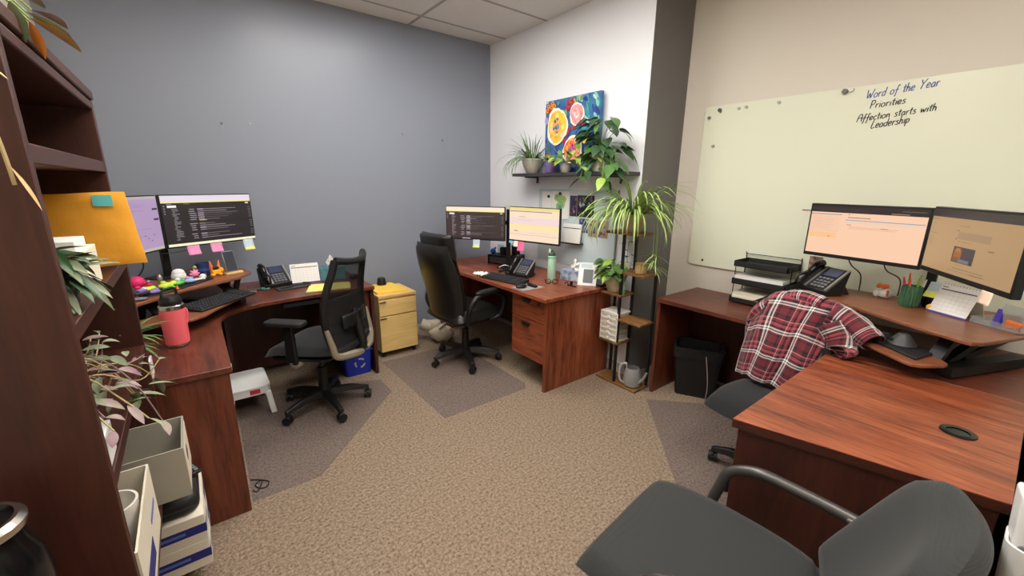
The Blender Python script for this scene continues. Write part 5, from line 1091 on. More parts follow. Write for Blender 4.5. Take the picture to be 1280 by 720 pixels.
t = thing('mouse', 'black mouse on the grey pad of the far desk', 'mouse', (2.02, 2.475, DZ + 0.0035), R(-95)); MB().ball((0, 0, 0.015), (0.030, 0.052, 0.017), 16, 8).make('shell', 'black', t); MB().box(-0.002, 0.002, 0.015, 0.035, 0.028, 0.033).make('wheel', 'gun', t)
small('stapler', 'small black stapler lying behind the mouse on the grey pad', 'stapler', (2.12, 2.46, DZ + 0.0035), lambda m: m.hexa([(-.018, -.05, 0), (.018, -.05, 0), (.018, .05, 0), (-.018, .05, 0)], [(-.014, -.05, .018), (.014, -.05, .018), (.012, .045, .026), (-.012, .045, .026)]), 'black', bevel=0.004)
t = thing('water_bottle', 'mint green steel bottle with a dark spout lid on the far desk', 'bottle', (2.40, 2.535, DZ + 0.0005)); mat('mint', (180, 222, 196), 0.35)
MB().lathe([(0.033, 0), (0.036, 0.004), (0.036, 0.20), (0.034, 0.212), (0.03, 0.218), (0.001, 0.218)], 28, cap1=False).make('body', 'mint', t); MB().lathe([(0.0365, 0.196), (0.0365, 0.212), (0.034, 0.214)], 28, cap0=False, cap1=False).make('collar', mat('mint_dark', (140, 190, 160), 0.4), t)
MB().lathe([(0.031, 0.2185), (0.031, 0.235), (0.02, 0.245), (0.001, 0.246)], 20, cap1=False).make('lid', mat('lid_green', (60, 84, 70), 0.4), t); MB().tube([(-0.012, 0.015, 0.24), (-0.014, 0.02, 0.275)], 0.009, 8).make('spout', 'white', t); MB().tube([(0.0, 0.01, 0.246), (0.0, -0.012, 0.265), (0, -0.03, 0.24)], 0.006, 8, 4).make('loop', mat('lid_green', (60, 84, 70), 0.4), t)
def tissue_box(label, loc, rz, w, d, h, m1):
    t = thing('tissue_box', label, 'tissue box', loc, rz); MB().box(-w / 2, w / 2, -d / 2, d / 2, 0, h).make('box', m1, t, bevel=0.002)
    MB().grid(lambda u, v: ((u - .5) * .09 * (1 - .45 * v) + .012 * math.sin(9 * v), .022 * math.sin(7 * u) * (1 - v * .3), h - .004 + v * .085 + .018 * math.sin(6 * u)), 10, 8).make('tissue', 'paper', t, solid=0.0015)
tissue_box('blue and white patterned tissue box behind the mint bottle', (2.585, 2.44, DZ + 0.0005), R(-80), 0.23, 0.11, 0.085, mat('box_waves', (58, 92, 140), 0.5, vary=(18, (206, 216, 222))))
tissue_box('teal tissue box with a tissue popping up behind the mesh chair', (0.915, 3.68, DZ + 0.0005), R(-10), 0.20, 0.12, 0.105, mat('box_teal', (56, 110, 128), 0.5, vary=(22, (96, 140, 150))))
t = thing('eyeglasses', 'black folded glasses in front of the mint bottle', 'glasses', (2.315, 2.44, DZ + 0.0005), R(-40))
for s in (-1, 1): MB().tube([(s * .028 + .022 * math.cos(a), 0, .022 + .02 * math.sin(a)) for a in [2 * PI * k / 14 for k in range(15)]], 0.0032, 6).make('rim', 'black', t); MB().tube([(s * .052, 0, .03), (s * .055, .07, .03), (s * .05, .115, .008)], 0.003, 6, 4).make('temple', 'black', t)
small('clip_stand', 'small black cable clip near the front corner of the far desk', 'clip', (2.40, 2.30, DZ + 0.0005), lambda m: m.box(-.012, .012, -.05, .03, 0, .008).box(-.008, .008, -.012, .004, .008, .04).tube([(0, .03, .01), (0, .05, .025), (0, .07, .006)], 0.004, 6, 4), 'black')
t = thing('framed_photo', 'white leaning photo frame with a dark picture by the pothos', 'photo frame', (2.515, 2.235, DZ + 0.001), R(-55))
def slant(x0, x1, y, z0, z1, th, lean): return MB().hexa([(x0, y + z0 * lean, z0), (x1, y + z0 * lean, z0), (x1, y + th + z0 * lean, z0), (x0, y + th + z0 * lean, z0)], [(x0, y + z1 * lean, z1), (x1, y + z1 * lean, z1), (x1, y + th + z1 * lean, z1), (x0, y + th + z1 * lean, z1)])
slant(-0.075, 0.075, 0, 0.0, 0.175, 0.008, 0.45).make('mount', 'white', t); slant(-0.035, 0.045, -0.0015, 0.02, 0.125, 0.002, 0.45).make('picture', mat('pic_grey', (56, 64, 62), 0.3), t); slant(-0.06, 0.03, -0.0015, 0.135, 0.165, 0.002, 0.45).make('sky_strip', 'note_blue', t)
MB().hexa([(-0.02, 0.08, 0), (0.02, 0.08, 0), (0.02, 0.085, 0), (-0.02, 0.085, 0)], [(-0.02, 0.055, 0.12), (0.02, 0.055, 0.12), (0.02, 0.06, 0.12), (-0.02, 0.06, 0.12)]).make('easel_leg', 'dark_grey', t)
tag(MB().prism([(2.57, 2.26), (2.56, 2.125), (2.70, 2.125), (2.72, 2.30)], DZ + 0.0003, DZ + 0.022).make('tablet_case', 'black', bevel=0.004), 'flat black case at the near right corner of the far desk', 'case')
t = thing('cloth_bundle', 'cream cloth bundle lying on the carpet behind the leather chair', 'bundle', (1.86, 3.60, 0.0), R(-35)); mat('cream_cloth', (196, 184, 164), 0.9, bump=(60, 0.4, 0.004))
def lump(c, r, seed, name):
    m = MB().ball(c, r, 22, 14, 0.9); m.v = [tuple(Vector(p) + (Vector(p) - Vector(c)).normalized() * 0.018 * mnoise.noise(Vector(p) * 22 + Vector((seed, 0, 0)))) for p in m.v]; m.make(name, 'cream_cloth', t)
lump((0.03, 0, 0.085), (0.12, 0.11, 0.082), 1, 'sack'); lump((-0.05, 0.02, 0.165), (0.085, 0.05, 0.05), 5, 'fold')
MB().lathe([(0.05, -0.05), (0.058, 0.02), (0.052, 0.045), (0.040, 0.045), (0.036, 0.0), (0.001, -0.02)], 20, (0, 0, 0), cap1=False).make('rolled_end', 'cream_cloth', t, (-0.13, 0.01, 0.165), 0, 0, R(-70))
MB().tube([(0.02, -0.10, 0.16), (0.06, -0.04, 0.185), (0.07, 0.04, 0.18), (0.03, 0.09, 0.15)], 0.008, 8, 5).make('tie_cord', mat('tie', (150, 136, 116), 0.9), t)
# ------------------------------------------------------------------ on and under the left desk
t = thing('tumbler', 'coral pink insulated tumbler with a black loop lid on the left desk', 'tumbler', (-0.125, 2.56, DZ + 0.0005), R(40)); t.scale = (1.0, 1.0, 1.13); mat('coral', (240, 104, 112), 0.45, bump=(300, .1, .001))
MB().lathe([(0.042, 0), (0.047, 0.003), (0.048, 0.014)], 32, cap1=False).make('steel_base', 'steel', t); MB().lathe([(0.0485, 0.0142), (0.0495, 0.02), (0.052, 0.15), (0.052, 0.168)], 32, cap0=False, cap1=False).make('sleeve', 'coral', t)
MB().lathe([(0.051, 0.168), (0.0515, 0.185), (0.048, 0.188), (0.001, 0.188)], 32, cap0=False, cap1=False).make('steel_rim', 'steel', t)
MB().lathe([(0.043, 0.1885), (0.046, 0.195), (0.045, 0.208), (0.036, 0.226), (0.001, 0.228)], 28, cap1=False).make('lid', 'black', t); MB().tube([(-0.036, 0, 0.20), (-0.036, 0, 0.245), (-0.024, 0, 0.256), (0.024, 0, 0.256), (0.036, 0, 0.245), (0.036, 0, 0.20)], 0.0065, 8).make('lid_loop', 'black', t)
MB().tube([(0.050, 0, 0.155), (0.068, 0, 0.15), (0.070, 0, 0.12), (0.062, 0, 0.09), (0.050, 0, 0.085)], 0.006, 8, 4).make('side_loop', 'coral', t)
tag(MB().prism([(-0.26, 2.93), (-0.14, 2.99), (0.02, 3.20), (0.08, 3.28), (0.05, 3.36), (-0.10, 3.30), (-0.27, 3.10)], LZ + 0.0004, LZ + 0.006).make('toy_mat', 'black', bevel=0.002), 'black mat under the row of toys on the left riser', 'mat')
TZ = LZ + 0.0065
def cmat(n, c, r=.45): return mat(n, c, r)
def toy(name, label, x, y, fn, mt, z=TZ, rz=0.0, **k):
    m = MB(); fn(m); return tag(m.make(name, mt, None, (x, y, z), rz, **k), label, 'toy')
def face3(x, y, label, parts):
    """toy made of several coloured lumps: parts = (name, centre, radii, material)"""
    t = thing('toy_figure', label, 'toy', (x, y, TZ), R(30))
    for nm, c, r, mt in parts: MB().ball(c, r, 14, 9).make(nm, mt, t)
    return t
cmat('hotpink', (224, 44, 110)); cmat('red', (206, 40, 44)); cmat('lime', (206, 226, 70)); cmat('green_toy', (86, 206, 90)); cmat('lilac', (140, 124, 186)); cmat('pink_toy', (240, 140, 178)); cmat('navy', (40, 56, 100)); cmat('skyblue', (150, 180, 220)); cmat('amber_toy', (246, 172, 36))
face3(-0.285, 3.19, 'round hot pink toy at the left end of the left riser', [('body', (0, 0, 0.036), (0.038, 0.036, 0.036), 'hotpink'), ('foot', (-0.015, -0.025, 0.01), (0.014, 0.012, 0.01), 'hotpink'), ('snout', (0.02, -0.03, 0.03), (0.012, 0.01, 0.01), 'red')])
face3(-0.235, 3.17, 'tiny red toy next to the hot pink one', [('body', (0, 0, 0.016), (0.014, 0.014, 0.016), 'red'), ('head', (0, 0, 0.038), (0.010, 0.010, 0.010), 'lilac')])
face3(-0.235, 3.06, 'lime yellow toy caterpillar on the left riser, left half', [('body', (0, 0, 0.015), (0.026, 0.018, 0.015), 'lime'), ('head', (-0.025, -0.01, 0.02), (0.014, 0.014, 0.014), 'white'), ('tail', (0.028, 0.006, 0.016), (0.016, 0.014, 0.014), 'lime')])
face3(-0.155, 3.10, 'larger lime yellow toy lizard with bumps on the left riser', [('body', (0, 0, 0.018), (0.042, 0.022, 0.018), 'lime'), ('head', (0.045, 0.012, 0.022), (0.018, 0.016, 0.016), 'lime'), ('bump', (-0.012, 0, 0.037), (0.014, 0.012, 0.010), 'lime'), ('foot', (-0.02, -0.026, 0.008), (0.012, 0.012, 0.008), 'green_toy'), ('foot', (0.02, -0.026, 0.008), (0.012, 0.012, 0.008), 'green_toy')])
face3(-0.185, 3.24, 'small silver toy rocket behind the lime lizard', [('body', (0, 0, 0.032), (0.014, 0.014, 0.032), 'silver'), ('fin', (0.012, -0.006, 0.01), (0.012, 0.008, 0.01), 'grey')])
face3(-0.095, 3.27, 'white round ghost toy standing tallest in the toy row', [('body', (0, 0, 0.036), (0.040, 0.036, 0.036), 'white'), ('dome', (0, 0, 0.058), (0.034, 0.031, 0.024), 'white'), ('arm', (0.03, -0.024, 0.02), (0.012, 0.012, 0.012), 'pink_toy')])
face3(-0.100, 3.155, 'bright green frog toy in the front of the toy row', [('body', (0, 0, 0.014), (0.034, 0.018, 0.014), 'green_toy'), ('head', (0.004, 0.006, 0.034), (0.014, 0.014, 0.012), 'white'), ('eye', (0.026, -0.006, 0.024), (0.009, 0.009, 0.009), 'green_toy')])
face3(-0.045, 3.20, 'pale blue flat toy beside the green frog', [('body', (0, 0, 0.013), (0.032, 0.024, 0.013), 'skyblue'), ('bump', (0.01, 0.006, 0.026), (0.014, 0.012, 0.010), 'skyblue')])
t = thing('toy_star', 'pink spiky star toy in the middle of the toy row', 'toy', (-0.015, 3.31, TZ), R(35))
MB().ball((0, 0, 0.034), (0.022, 0.018, 0.022)).make('body', 'pink_toy', t)
for k in range(8): a = k * PI / 4; MB().tube([(0.015 * math.cos(a), 0, 0.034 + 0.015 * math.sin(a)), (0.033 * math.cos(a), 0, 0.034 + 0.033 * math.sin(a))], [0.009, 0.003], 7).make('spike', 'pink_toy', t)
t = thing('toy_bone', 'small white bone toy lying on the toy mat', 'toy', (0.0, 3.245, TZ), R(25)); MB().cyl((-0.025, 0, 0.009), (0.025, 0, 0.009), 0.007).make('shaft', 'white', t)
for s in (-1, 1): MB().ball((s * 0.028, 0.006, 0.009), 0.009, 10, 7).ball((s * 0.028, -0.006, 0.009), 0.009, 10, 7).make('end', 'white', t)
t = thing('toy_cup', 'navy blue printed cup at the back of the left riser', 'cup', (0.035, 3.44, LZ + 0.0005)); MB().lathe([(0.034, 0), (0.036, 0.005), (0.042, 0.085), (0.039, 0.085), (0.034, 0.01), (0.001, 0.008)], 24, cap1=False).make('cup', 'navy', t); MB().lathe([(0.0395, 0.035), (0.0405, 0.055)], 24, cap0=False, cap1=False).make('band', mat('band_blue', (60, 90, 150), .5), t)
face3(0.025, 3.285, 'small white egg shaped toy at the right of the toy mat', [('body', (0, 0, 0.017), (0.020, 0.017, 0.017), 'white'), ('nub', (0.012, -0.008, 0.03), (0.006, 0.006, 0.006), 'grey')])
face3(-0.01, 3.42, 'tiny yellow green toy beside the navy cup', [('body', (0, 0, 0.024), (0.014, 0.014, 0.024), 'navy'), ('head', (0, 0, 0.056), (0.012, 0.012, 0.012), mat('olive_toy', (180, 180, 80), .5))])
t = thing('toy_robot', 'yellow and orange winged toy robot beside the phone stand', 'toy', (0.098, 3.375, LZ + 0.0005), R(32))
MB().cbox((0, 0, 0.028), (0.055, 0.03, 0.03)).make('body', 'amber_toy', t, bevel=0.006); MB().cbox((0, 0.002, 0.054), (0.04, 0.026, 0.02)).make('chest', 'black', t, bevel=0.004)
for s in (-1, 1): MB().hexa([(s * .02 - .012, -.008, .045), (s * .02 + .012, -.008, .045), (s * .02 + .012, .008, .045), (s * .02 - .012, .008, .045)], [(s * .03 - .003, -.003, .105), (s * .03 + .003, -.003, .105), (s * .03 + .003, .003, .105), (s * .03 - .003, .003, .105)]).make('wing', 'orange', t, bevel=0.002); MB().ball((s * .024, -.008, .011), (.015, .018, .011), 12, 8).make('foot', 'amber_toy', t)
MB().ball((0.036, -0.004, 0.036), (0.014, 0.014, 0.018), 12, 8).make('fist', 'amber_toy', t)
t = thing('phone_stand', 'pale wooden phone stand at the right end of the left riser', 'phone stand', (0.20, 3.40, LZ + 0.0005), R(20))
MB().prism(rrect(-0.055, 0.055, -0.02, 0.02, 0.008), 0, 0.014).make('wood_base', 'oak0', t, bevel=0.002); t = thing('smartphone', 'smartphone leaning upright on the pale wooden stand', 'phone', (0.20, 3.40, LZ + 0.0005), R(20)); MB().at((-0.005, 0.002, 0.0145), 0, R(-16)).box(-0.037, 0.037, -0.004, 0.004, 0, 0.145).make('body', mat('phone_edge', (150, 150, 160), .3, .6), t, bevel=0.003); MB().at((-0.005, 0.002, 0.0145), 0, R(-16)).box(-0.033, 0.033, -0.0048, -0.0041, 0.005, 0.14).make('screen', mat('phone_glass', (58, 62, 72), .12), t)
t = thing('toy_car', 'dark purple toy car at the left front of the left riser', 'toy', (-0.255, 2.965, TZ), R(35)); MB().cbox((0, 0, 0.016), (0.075, 0.035, 0.018)).make('body', mat('dpurple', (56, 46, 72), .4), t, bevel=0.005); MB().cbox((0, 0, 0.031), (0.04, 0.03, 0.014)).make('cabin', 'lilac', t, bevel=0.004)
for x in (-.022, .022):
    for y in (-.018, .018): MB().cyl((x, y - .003, .009), (x, y + .003, .009), .009, n=12).make('wheel', 'black', t)
face3(-0.205, 2.985, 'lilac blob toy beside the toy car', [('body', (0, 0, 0.013), (0.030, 0.020, 0.013), 'lilac'), ('bump', (0.012, 0.0, 0.024), (0.012, 0.012, 0.009), 'lilac')])
toy('toy_cone', 'little orange cone at the front edge of the left riser', -0.105, 3.055, lambda m: m.lathe([(0.013, 0), (0.013, 0.003), (0.009, 0.003), (0.003, 0.026), (0.001, 0.027)], 16, cap1=False), 'orange', LZ + 0.0005)
toy('pebble', 'flat grey stone at the left front corner of the riser', -0.262, 2.885, lambda m: m.ball((0, 0, 0.008), (0.035, 0.022, 0.008)), 'grey', LZ + 0.0005)
# cable behind the toys
tag(MB().tube([(-0.16, 3.49, 1.10), (-0.05, 3.56, 1.10), (0.12, 3.66, 1.15), (0.24, 3.72, 1.22)], 0.0025, 6, 6).make('cable', 'grey'), 'thin grey cable running behind the left monitor', 'cable')
tag(MB().tube([(-0.26, 3.24, 1.14), (-0.25, 3.28, 1.06), (-0.30, 3.34, 0.98), (-0.36, 3.36, LZ + 0.004)], 0.0035, 6, 6).make('cable', 'black'), 'black cable hanging under the lilac page monitor', 'cable')
t = thing('scissors', 'teal handled scissors with a red tipped dark tool on the left desk', 'scissors', (0.37, 3.60, DZ + 0.001), R(-15)); mat('teal', (70, 136, 128), .4)
MB().box(-0.10, 0.0, -0.006, 0.006, 0.004, 0.008).make('blade', 'steel', t)
for s in (-1, 1): MB().tube([(0.03 + .028 * math.cos(a), s * .02 + .017 * math.sin(a), .007) for a in [2 * PI * k / 12 for k in range(13)]], 0.005, 6).make('grip', 'teal', t)
small('marker_tool', 'dark tool with a red end lying beside the scissors', 'tool', (0.30, 3.52, DZ + 0.001), lambda m: m.mi_(0).tube([(-.08, -.03, .012), (.05, .03, .014)], .012, 10).mi_(1).ball((-.085, -.034, .02), .018, 12, 8), ['dark_grey', 'red'])
tag(MB().at((0.575, 3.52, DZ + 0.0005), R(8)).prism(rrect(-0.12, 0.12, -0.045, 0.045, 0.01), 0, 0.012).make('notebook', 'dark_grey', bevel=0.003), 'closed dark notebook in front of the left desk phone', 'notebook')
tag(MB().tube([(0.48, 3.47, .775), (0.58, 3.49, .784), (0.68, 3.50, .784), (0.705, 3.54, .780), (0.66, 3.58, .778)], 0.007, 8, 5).make('strap', 'black'), 'black looped strap lying on the dark notebook', 'strap')
tag(MB().prism([(0.62, 3.30), (0.93, 3.25), (0.99, 3.46), (0.70, 3.53)], DZ + 0.0003, DZ + 0.006).make('paper_pad', mat('yellow_paper', (240, 228, 130), .8)), 'yellow lined paper pad on the left desk behind the mesh chair', 'paper pad')
t = thing('desk_camera', 'small black webcam lying at the right end of the left desk', 'camera', (1.05, 3.56, DZ + 0.0005), R(20)); MB().ball((0, 0, 0.024), (0.04, 0.025, 0.024), 14, 8).make('body', 'black', t); MB().cyl((0.01, -0.02, 0.026), (0.01, -0.034, 0.026), 0.012).make('lens', 'black_gloss', t)
tag(MB().prism([(1.24, 3.55), (1.52, 3.55), (1.50, 3.88), (1.24, 3.88)], 0.5905, 0.612).make('folder', mat('gold_folder', (244, 204, 84), .6), bevel=0.003), 'golden yellow folder stack on top of the maple file cabinet', 'folder')
t = thing('desk_speaker', 'small black round speaker on the golden folder', 'speaker', (1.385, 3.82, 0.6125)); MB().lathe([(0.042, 0), (0.044, 0.006), (0.036, 0.062), (0.032, 0.068), (0.001, 0.068)], 24, cap1=False).make('shell', 'black', t); MB().lathe([(0.0405, 0.02), (0.0385, 0.035)], 24, cap0=False, cap1=False).make('ring', 'dark_grey', t)
# plant peeking past the bookcase and a white card on the desk
t = thing('potted_plant', 'leafy plant on the left desk peeking out past the bookcase edge', 'plant', (-0.33, 2.38, DZ + 0.0005)); pot(t, (0, 0, 0), .04, .055, .08, 'pot_white')
for k in range(20): az = rd.uniform(-1.1, 1.6); blade(t, (0.02 * math.cos(az), 0.02 * math.sin(az), .075), az, rd.uniform(.1, 1.1), rd.uniform(.14, .24), rd.uniform(.8, 1.9), .022, ('leaf_grassy', 'leaf_green', 'leaf_grassy'), 7)
tag(MB().box(-0.212, -0.205, 2.16, 2.24, DZ + .0005, DZ + .075).make('white_card', 'white'), 'white card standing on the left desk beside the bookcase edge', 'card')
tag(MB().box(0.0625, 0.0635, 2.13, 2.155, DZ - .024, DZ - .002).make('price_sticker', 'paper'), 'tiny white sticker on the near corner edge of the left desk', 'sticker')
# step stool and recycling bin
t = thing('step_stool', 'white plastic step stool with a red label under the left desk', 'stool', (0.165, 3.225, 0.004), R(0))
MB().prism(rrect(-0.125, 0.125, -0.17, 0.17, 0.03), 0.195, 0.215).make('top', 'white', t, bevel=0.004)
MB().prism(rrect(-0.123, 0.123, -0.168, 0.168, 0.03), 0.155, 0.196).make('apron', 'white', t)
for sx in (-1, 1):
    for sy in (-1, 1):
        x0, y0, x1, y1 = sx * .105, sy * .15, sx * .125, sy * .155
        MB().hexa([(x1 - .018, y1 - .026, 0), (x1 + .018, y1 - .026, 0), (x1 + .018, y1 + .026, 0), (x1 - .018, y1 + .026, 0)], [(x0 - .018, y0 - .02, .165), (x0 + .018, y0 - .02, .165), (x0 + .018, y0 + .02, .165), (x0 - .018, y0 + .02, .165)]).make('leg', 'white', t, bevel=0.006)
MB().box(0.0, 0.06, -0.1695, -0.1675, 0.165, 0.195).make('red_label', mat('label_red', (196, 60, 64), .5), t)
t = thing('recycling_bin', 'blue recycling bin with a white arrows symbol under the left desk drawers', 'bin', (0.955, 3.38, 0.0005), R(0)); mat('bin_blue', (34, 52, 170), .4)
tap(0.105, 0.085, 0.12, 0.10, 0, 0.215, 0.005, 'body', 'bin_blue', t)
m = MB(); m.box(-0.128, 0.128, -0.108, -0.098, 0.205, 0.218).box(-0.128, 0.128, 0.098, 0.108, 0.205, 0.218).box(-0.128, -0.118, -0.098, 0.098, 0.205, 0.218).box(0.118, 0.128, -0.098, 0.098, 0.205, 0.218); m.make('rim', 'bin_blue', t, bevel=0.003)
sym = MB()
for k in range(3):                                # three chasing arrows, each a bent band with a head
    a0 = PI / 2 + k * 2 * PI / 3
    def rp(r, a): z = 0.105 + r * math.sin(a); return (0.01 + r * math.cos(a), -0.0868 - 0.0698 * z, z)
    for (s0, s1) in ((-0.62, -0.15), (-0.15, 0.30)):
        sym.poly([rp(.032, a0 + s1), rp(.032, a0 + s0), rp(.046, a0 + s0), rp(.046, a0 + s1)])
    sym.poly([rp(.026, a0 - .62), rp(.040, a0 - 1.0), rp(.053, a0 - .62)])
sym.f = [f for f in sym.f] + [f[::-1] for f in sym.f]; sym.m = [0] * len(sym.f)
sym.make('arrows_symbol', 'white', t, smooth=False)
# power cords on the carpet
tag(MB().tube([(0.07, 2.36, .004), (0.11, 2.33, .004), (0.145, 2.29, .004), (0.13, 2.25, .004), (0.10, 2.26, .004), (0.085, 2.30, .004), (0.12, 2.32, .008), (0.09, 2.24, .004), (0.07, 2.26, .004)], 0.003, 6, 6).make('cord', 'black'), 'thin black cord curled on the carpet by the left desk panel', 'cord')

# ------------------------------------------------------------------ bookcase contents
S3, S4, S5, S0 = 1.2875, 0.9505, 0.5305, 0.1205
t = thing('envelope', 'large orange padded envelope standing on the bookcase shelf', 'envelope', (-0.275, 1.80, S3), R(-4)); mat('kraft', (246, 172, 52), .55, bump=(30, .25, .006))
def env(sg):
    def g(u, v):
        x = -0.145 + 0.275 * u + 0.022 * (1 - v) * u; z = 0.226 * v - 0.004 * math.sin(5 * u); k = max(0, (1 - abs(2 * u - 1) ** 6) * (1 - abs(2 * v - 1) ** 6)) ** .5
        return (x, sg * .007 * k * (1 + .5 * mnoise.noise(Vector((u * 4, v * 4, sg)))), z + .008)
    return g
m = MB().grid(env(-1), 20, 16); n0 = len(m.f); m.grid(env(1), 20, 16); m.f = [f if i < n0 else f[::-1] for i, f in enumerate(m.f)]; m.make('sleeve', 'kraft', t, ang=80)
MB().box(0.055, 0.10, -0.0125, -0.0095, 0.195, 0.228).make('teal_label', 'note_teal', t)
t = thing('potted_plant', 'sage leaved plant in a dark glass pot on the bookcase shelf by the envelope', 'plant', (-0.27, 1.31, S3)); mat('smoke_glass', (60, 70, 80), .15, trans=.35)
MB().lathe([(0.04, 0), (0.052, 0.006), (0.058, 0.05), (0.05, 0.095), (0.046, 0.095), (0.052, 0.05), (0.001, 0.01)], 24, cap1=False).make('pot', 'smoke_glass', t)
for k in range(34):
    az = rd.uniform(-1.3, 1.7); leaf(t, (.03 * math.cos(az), .03 * math.sin(az), .085 + rd.uniform(-.02, .05)), (math.cos(az), math.sin(az), rd.uniform(-.7, .7)), rd.uniform(.08, .14), rd.uniform(.018, .026), rd.choice(('leaf_sage', 'leaf_olive', 'leaf_dark')), rd.uniform(.2, 1.1), .25, False, rd.uniform(-.6, .6))
tag(MB().box(-0.44, -0.215, 1.44, 1.62, S3, S3 + .10).make('paper_stack', 'paper_cream', bevel=.001), 'cream stack of papers behind the sage leaved plant', 'papers')
tag(MB().box(-0.42, -0.23, 1.46, 1.60, S3 + .1005, S3 + .125).make('paper_stack', 'paper', bevel=.001), 'white paper block on top of the cream stack', 'papers')
t = thing('potted_plant', 'sprawling vine plant with dry stems in a navy pot on the lower shelf', 'plant', (-0.30, 1.33, S4)); pot(t, (0, 0, 0), .05, .065, .10, 'pot_navy')
MB().ball((0.0, 0.0, .105), (.055, .055, .03), 14, 8).make('moss', mat('moss', (150, 140, 104), .9, bump=(80, 1, .01)), t)
for k in range(22):
    az = rd.uniform(-1.0, 1.7); L = rd.uniform(.12, .34); hz = rd.uniform(.0, .08)
    ex, ey = L * max(.15, math.cos(az)) * .62, L * math.sin(az) * 1.0 + .08
    ex = min(ex, .21); ey = max(-.16, min(.45, ey)); ez = .10 + rd.uniform(-.10, .07)
    pts = [(0, 0, .11), (ex * .35, ey * .35, .13 + hz), (ex * .75, ey * .75, .08 + hz * .7), (ex, ey, ez)]
    MB().tube(pts, .0018, 5, 5).make('stem', rd.choice(('stem_tan', 'stem_tan', 'leaf_purple')), t)
    for q in range(3):
        f = (q + 1) / 3; p = Vector(pts[1]).lerp(Vector(pts[3]), f); aa = az + rd.uniform(-1.4, 1.4)
        leaf(t, p, (math.cos(aa), math.sin(aa), rd.uniform(-.5, .4)), rd.uniform(.035, .065), rd.uniform(.016, .026), rd.choice(('leaf_sage', 'leaf_olive', 'leaf_purple', 'leaf_sage', 'leaf_olive')), rd.uniform(.3, 1.2), .25, False, rd.uniform(-.6, .6))
for (x, y, z, dx, dy, dz, L, mt) in ((.10, .34, .06, .5, .6, .1, .06, 'leaf_purple'), (.13, .30, -.01, .8, .5, -.2, .09, 'leaf_sage'), (.10, .22, .0, .9, .2, -.2, .08, 'leaf_sage'), (.14, .40, -.03, .2, .3, -1, .06, 'leaf_sage'), (.09, .14, .01, .7, .7, -.1, .09, 'leaf_olive')): leaf(t, (x, y, z), (dx, dy, dz), L, .03, mt, .5, .25, False)
tag(MB().box(-0.222, -0.207, 1.125, 1.24, S4, S4 + .075).make('white_book', 'white', bevel=.002), 'thin white booklet standing at the front of the lower plant shelf', 'book')
tag(MB().box(-0.40, -0.24, 1.12, 1.22, S4, S4 + .10).make('dark_book', 'pot_navy', bevel=.002), 'navy book beside the white booklet on the lower plant shelf', 'book')
def openbox(name, label, x0, x1, y0, y1, z0, h, mt, th=.005, cat='box'):
    t = thing(name, label, cat, (x0, y0, z0)); w, d = x1 - x0, y1 - y0
    MB().box(0, w, 0, d, 0, th).make('bottom', mt, t); MB().box(0, w, 0, th, th, h).make('side', mt, t); MB().box(0, w, d - th, d, th, h).make('side', mt, t); MB().box(0, th, th, d - th, th, h).make('side', mt, t); MB().box(w - th, w, th, d - th, th, h).make('side', mt, t)
    return t, w, d
mat('carton', (226, 216, 196), .7); mat('grey_box', (158, 152, 138), .65, bump=(200, .1, .001)); mat('print_blue', (40, 44, 120), .6); mat('print_blue2', (96, 116, 180), .6)
t, w, d = openbox('storage_carton', 'open white carton with blue print holding a mug on the bookcase shelf', -0.46, -0.199, 1.135, 1.525, S5, .20, 'carton')
MB().box(w, w + .0012, .04, .20, .03, .085).make('blue_print', 'print_blue', t); MB().box(w, w + .0012, .23, .34, .10, .115).make('blue_line', 'print_blue2', t)
t = thing('mug', 'white ceramic mug with a curled rim inside the open white carton', 'mug', (-0.27, 1.36, S5 + .045), R(30)); MB().lathe([(.04, 0), (.048, .01), (.055, .10), (.06, .16), (.054, .16), (.045, .02), (.001, .015)], 28, cap1=False).make('cup', mat('porcelain', (236, 230, 220), .2), t); MB().tube([(-.01, .055, .13), (-.01, .085, .12), (-.01, .08, .06), (-.01, .05, .045)], .008, 8, 4).make('handle', 'porcelain', t)
tag(MB().at((-0.285, 1.24, S5 + .006)).ball((0, 0, .06), (.05, .06, .06), 16, 10, .8).make('paper_bag', mat('bag_white', (226, 224, 228), .5)), 'white plastic wrapped bundle beside the mug in the carton', 'bundle')
t, w, d = openbox('storage_box', 'open grey fabric box with a round finger hole beside the white carton', -0.40, -0.118, 1.60, 1.845, S5, .178, 'grey_box', .006)
MB().cyl((w - .001, d * .42, .105), (w + .0012, d * .42, .105), .028, n=20).make('finger_hole', mat('hole_dark', (60, 54, 50), .8), t); MB().box(w, w + .001, .012, d - .012, .01, .165).make('pale_front', 'carton', t)
def papbox(label, z):
    t = thing('paper_carton', label, 'box', (-0.42, 1.735, z), 0, 'stacked white cartons with a blue band'); W2, D2, H2 = .312, .30, .112
    MB().box(0, W2, 0, D2, 0, H2).make('box', 'carton', t, bevel=.002)
    MB().box(-.0005, W2 + .0008, -.0008, D2, H2 * .34, H2 * .66).make('blue_band', 'print_blue', t); MB().box(W2 * .35, W2 * .8, -.0014, -.0009, H2 * .45, H2 * .55).make('band_text', 'print_blue2', t)
    MB().box(W2 + .001, W2 + .002, .03, .15, H2 * .2, H2 * .85).make('side_label', 'paper', t); MB().box(W2 + .002, W2 + .0025, .05, .13, H2 * .3, H2 * .5).make('label_text', 'dark_grey', t)
papbox('white carton with a blue band, lower of the two on the bottom shelf', S0); papbox('white carton with a blue band, upper of the two on the bottom shelf', S0 + .1125)
t = thing('padded_case', 'black padded case lying on the upper banded carton', 'case', (-0.26, 1.885, S0 + .2255)); MB().prism(rrect(-.145, .145, -.13, .13, .05), 0, .07).make('shell', 'black_soft', t, bevel=.02, seg=3); MB().box(-.14, .14, -.131, -.129, .03, .036).make('zip', 'dark_grey', t)
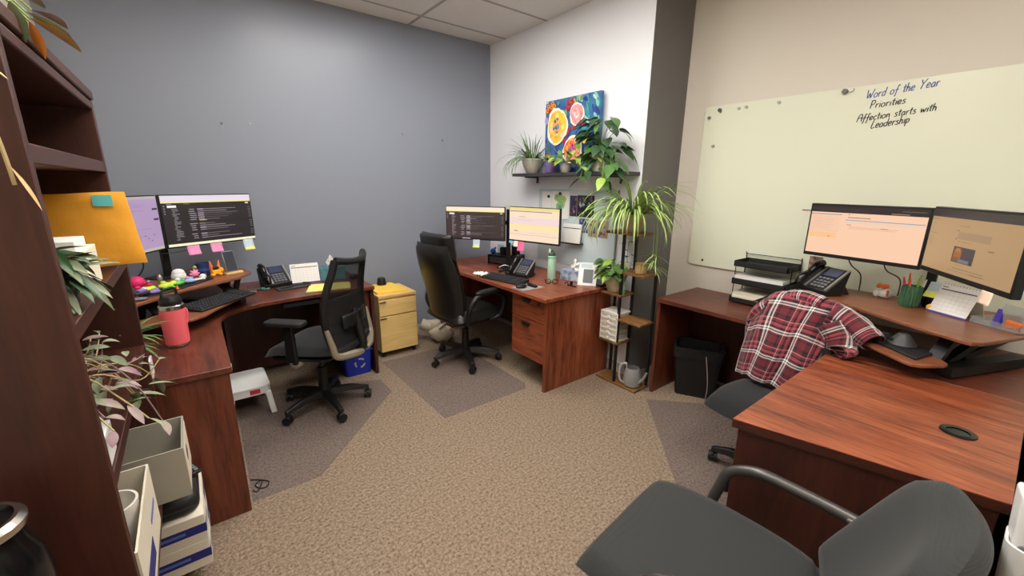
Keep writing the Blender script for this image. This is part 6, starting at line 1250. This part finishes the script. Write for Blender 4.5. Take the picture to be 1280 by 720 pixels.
t = thing('keypad', 'black keypad with small keys lying on the padded case', 'keypad', (-0.165, 1.94, S0 + .30), R(20)); MB().box(-.05, .05, -.06, .06, 0, .012).make('case', 'black', t, bevel=.003)
k_ = MB()
for i in range(5):
    for j in range(6): k_.box(-.042 + i * .018, -.030 + i * .018, -.05 + j * .018, -.038 + j * .018, .012, .016)
k_.make('keys', 'grey', t)
# plant on top of the bookcase, trailing over its near corner
t = thing('potted_plant', 'plant with long tan and orange leaves trailing from the top of the bookcase', 'plant', (-0.36, 1.26, 1.8505)); pot(t, (0, 0, 0), .06, .08, .11, 'pot_white')
for bx, by, bz, dx, dy, dz, L, w_, mt in ((.17, .04, .015, .45, .8, -.10, .12, .028, 'leaf_tan'), (.165, .06, .03, .4, .9, -.05, .13, .026, 'leaf_olive'), (.175, .0, .0, .10, .4, -.8, .06, .018, 'leaf_orange'), (.16, -.03, .02, .05, .3, -.6, .06, .024, 'leaf_olive'), (.17, .08, .04, .4, .9, .1, .10, .028, 'leaf_purple'), (.14, .10, .07, .4, .9, .2, .10, .03, 'leaf_sage'), (.15, -.02, .05, .5, .5, .2, .08, .026, 'leaf_sage')):
    leaf(t, (bx, by, bz), (dx, dy, dz), L, w_, mt, .35, .3, False, 0, (0, 0, .10))
MB().tube([(0.0, -.02, .11), (.08, -.14, .10), (.12, -.205, -.06), (.14, -.215, -.22), (.145, -.215, -.30)], .003, 6, 6).make('vine', 'stem_tan', t)
for bx, by, bz, dx, dy, dz, L, w_, mt in ((.135, -.21, -.115, .7, -.1, -.4, .04, .022, 'leaf_tan'), (.145, -.215, -.27, .35, -.1, -.9, .07, .012, 'leaf_tan'), (.13, -.215, -.235, -.5, -.2, -.5, .04, .03, 'leaf_sage'), (.14, -.215, -.28, -.6, -.1, -.4, .04, .028, 'leaf_sage')): leaf(t, (bx, by, bz), (dx, dy, dz), L, w_, mt, .3, .25, False)
t = thing('thermos', 'black thermos with a shiny steel rim at the lower left corner', 'thermos', (-0.345, 0.95, 0.7005))
MB().lathe([(.068, 0), (.072, .006), (.075, .20), (.07, .25), (.058, .28), (.054, .30)], 32, cap1=False).make('body', 'black_gloss', t); MB().lathe([(.054, .30), (.062, .305), (.064, .318), (.056, .326), (.050, .326)], 32, cap0=False, cap1=False).make('rim', 'steel', t); MB().lathe([(.050, .326), (.046, .318), (.001, .316)], 32, cap0=False, cap1=False).make('lid', 'black_gloss', t)
for z in (.06, .09, .12): MB().lathe([(.0745, z), (.0765, z + .004), (.0745, z + .008)], 32, cap0=False, cap1=False).make('ring', 'gun', t)
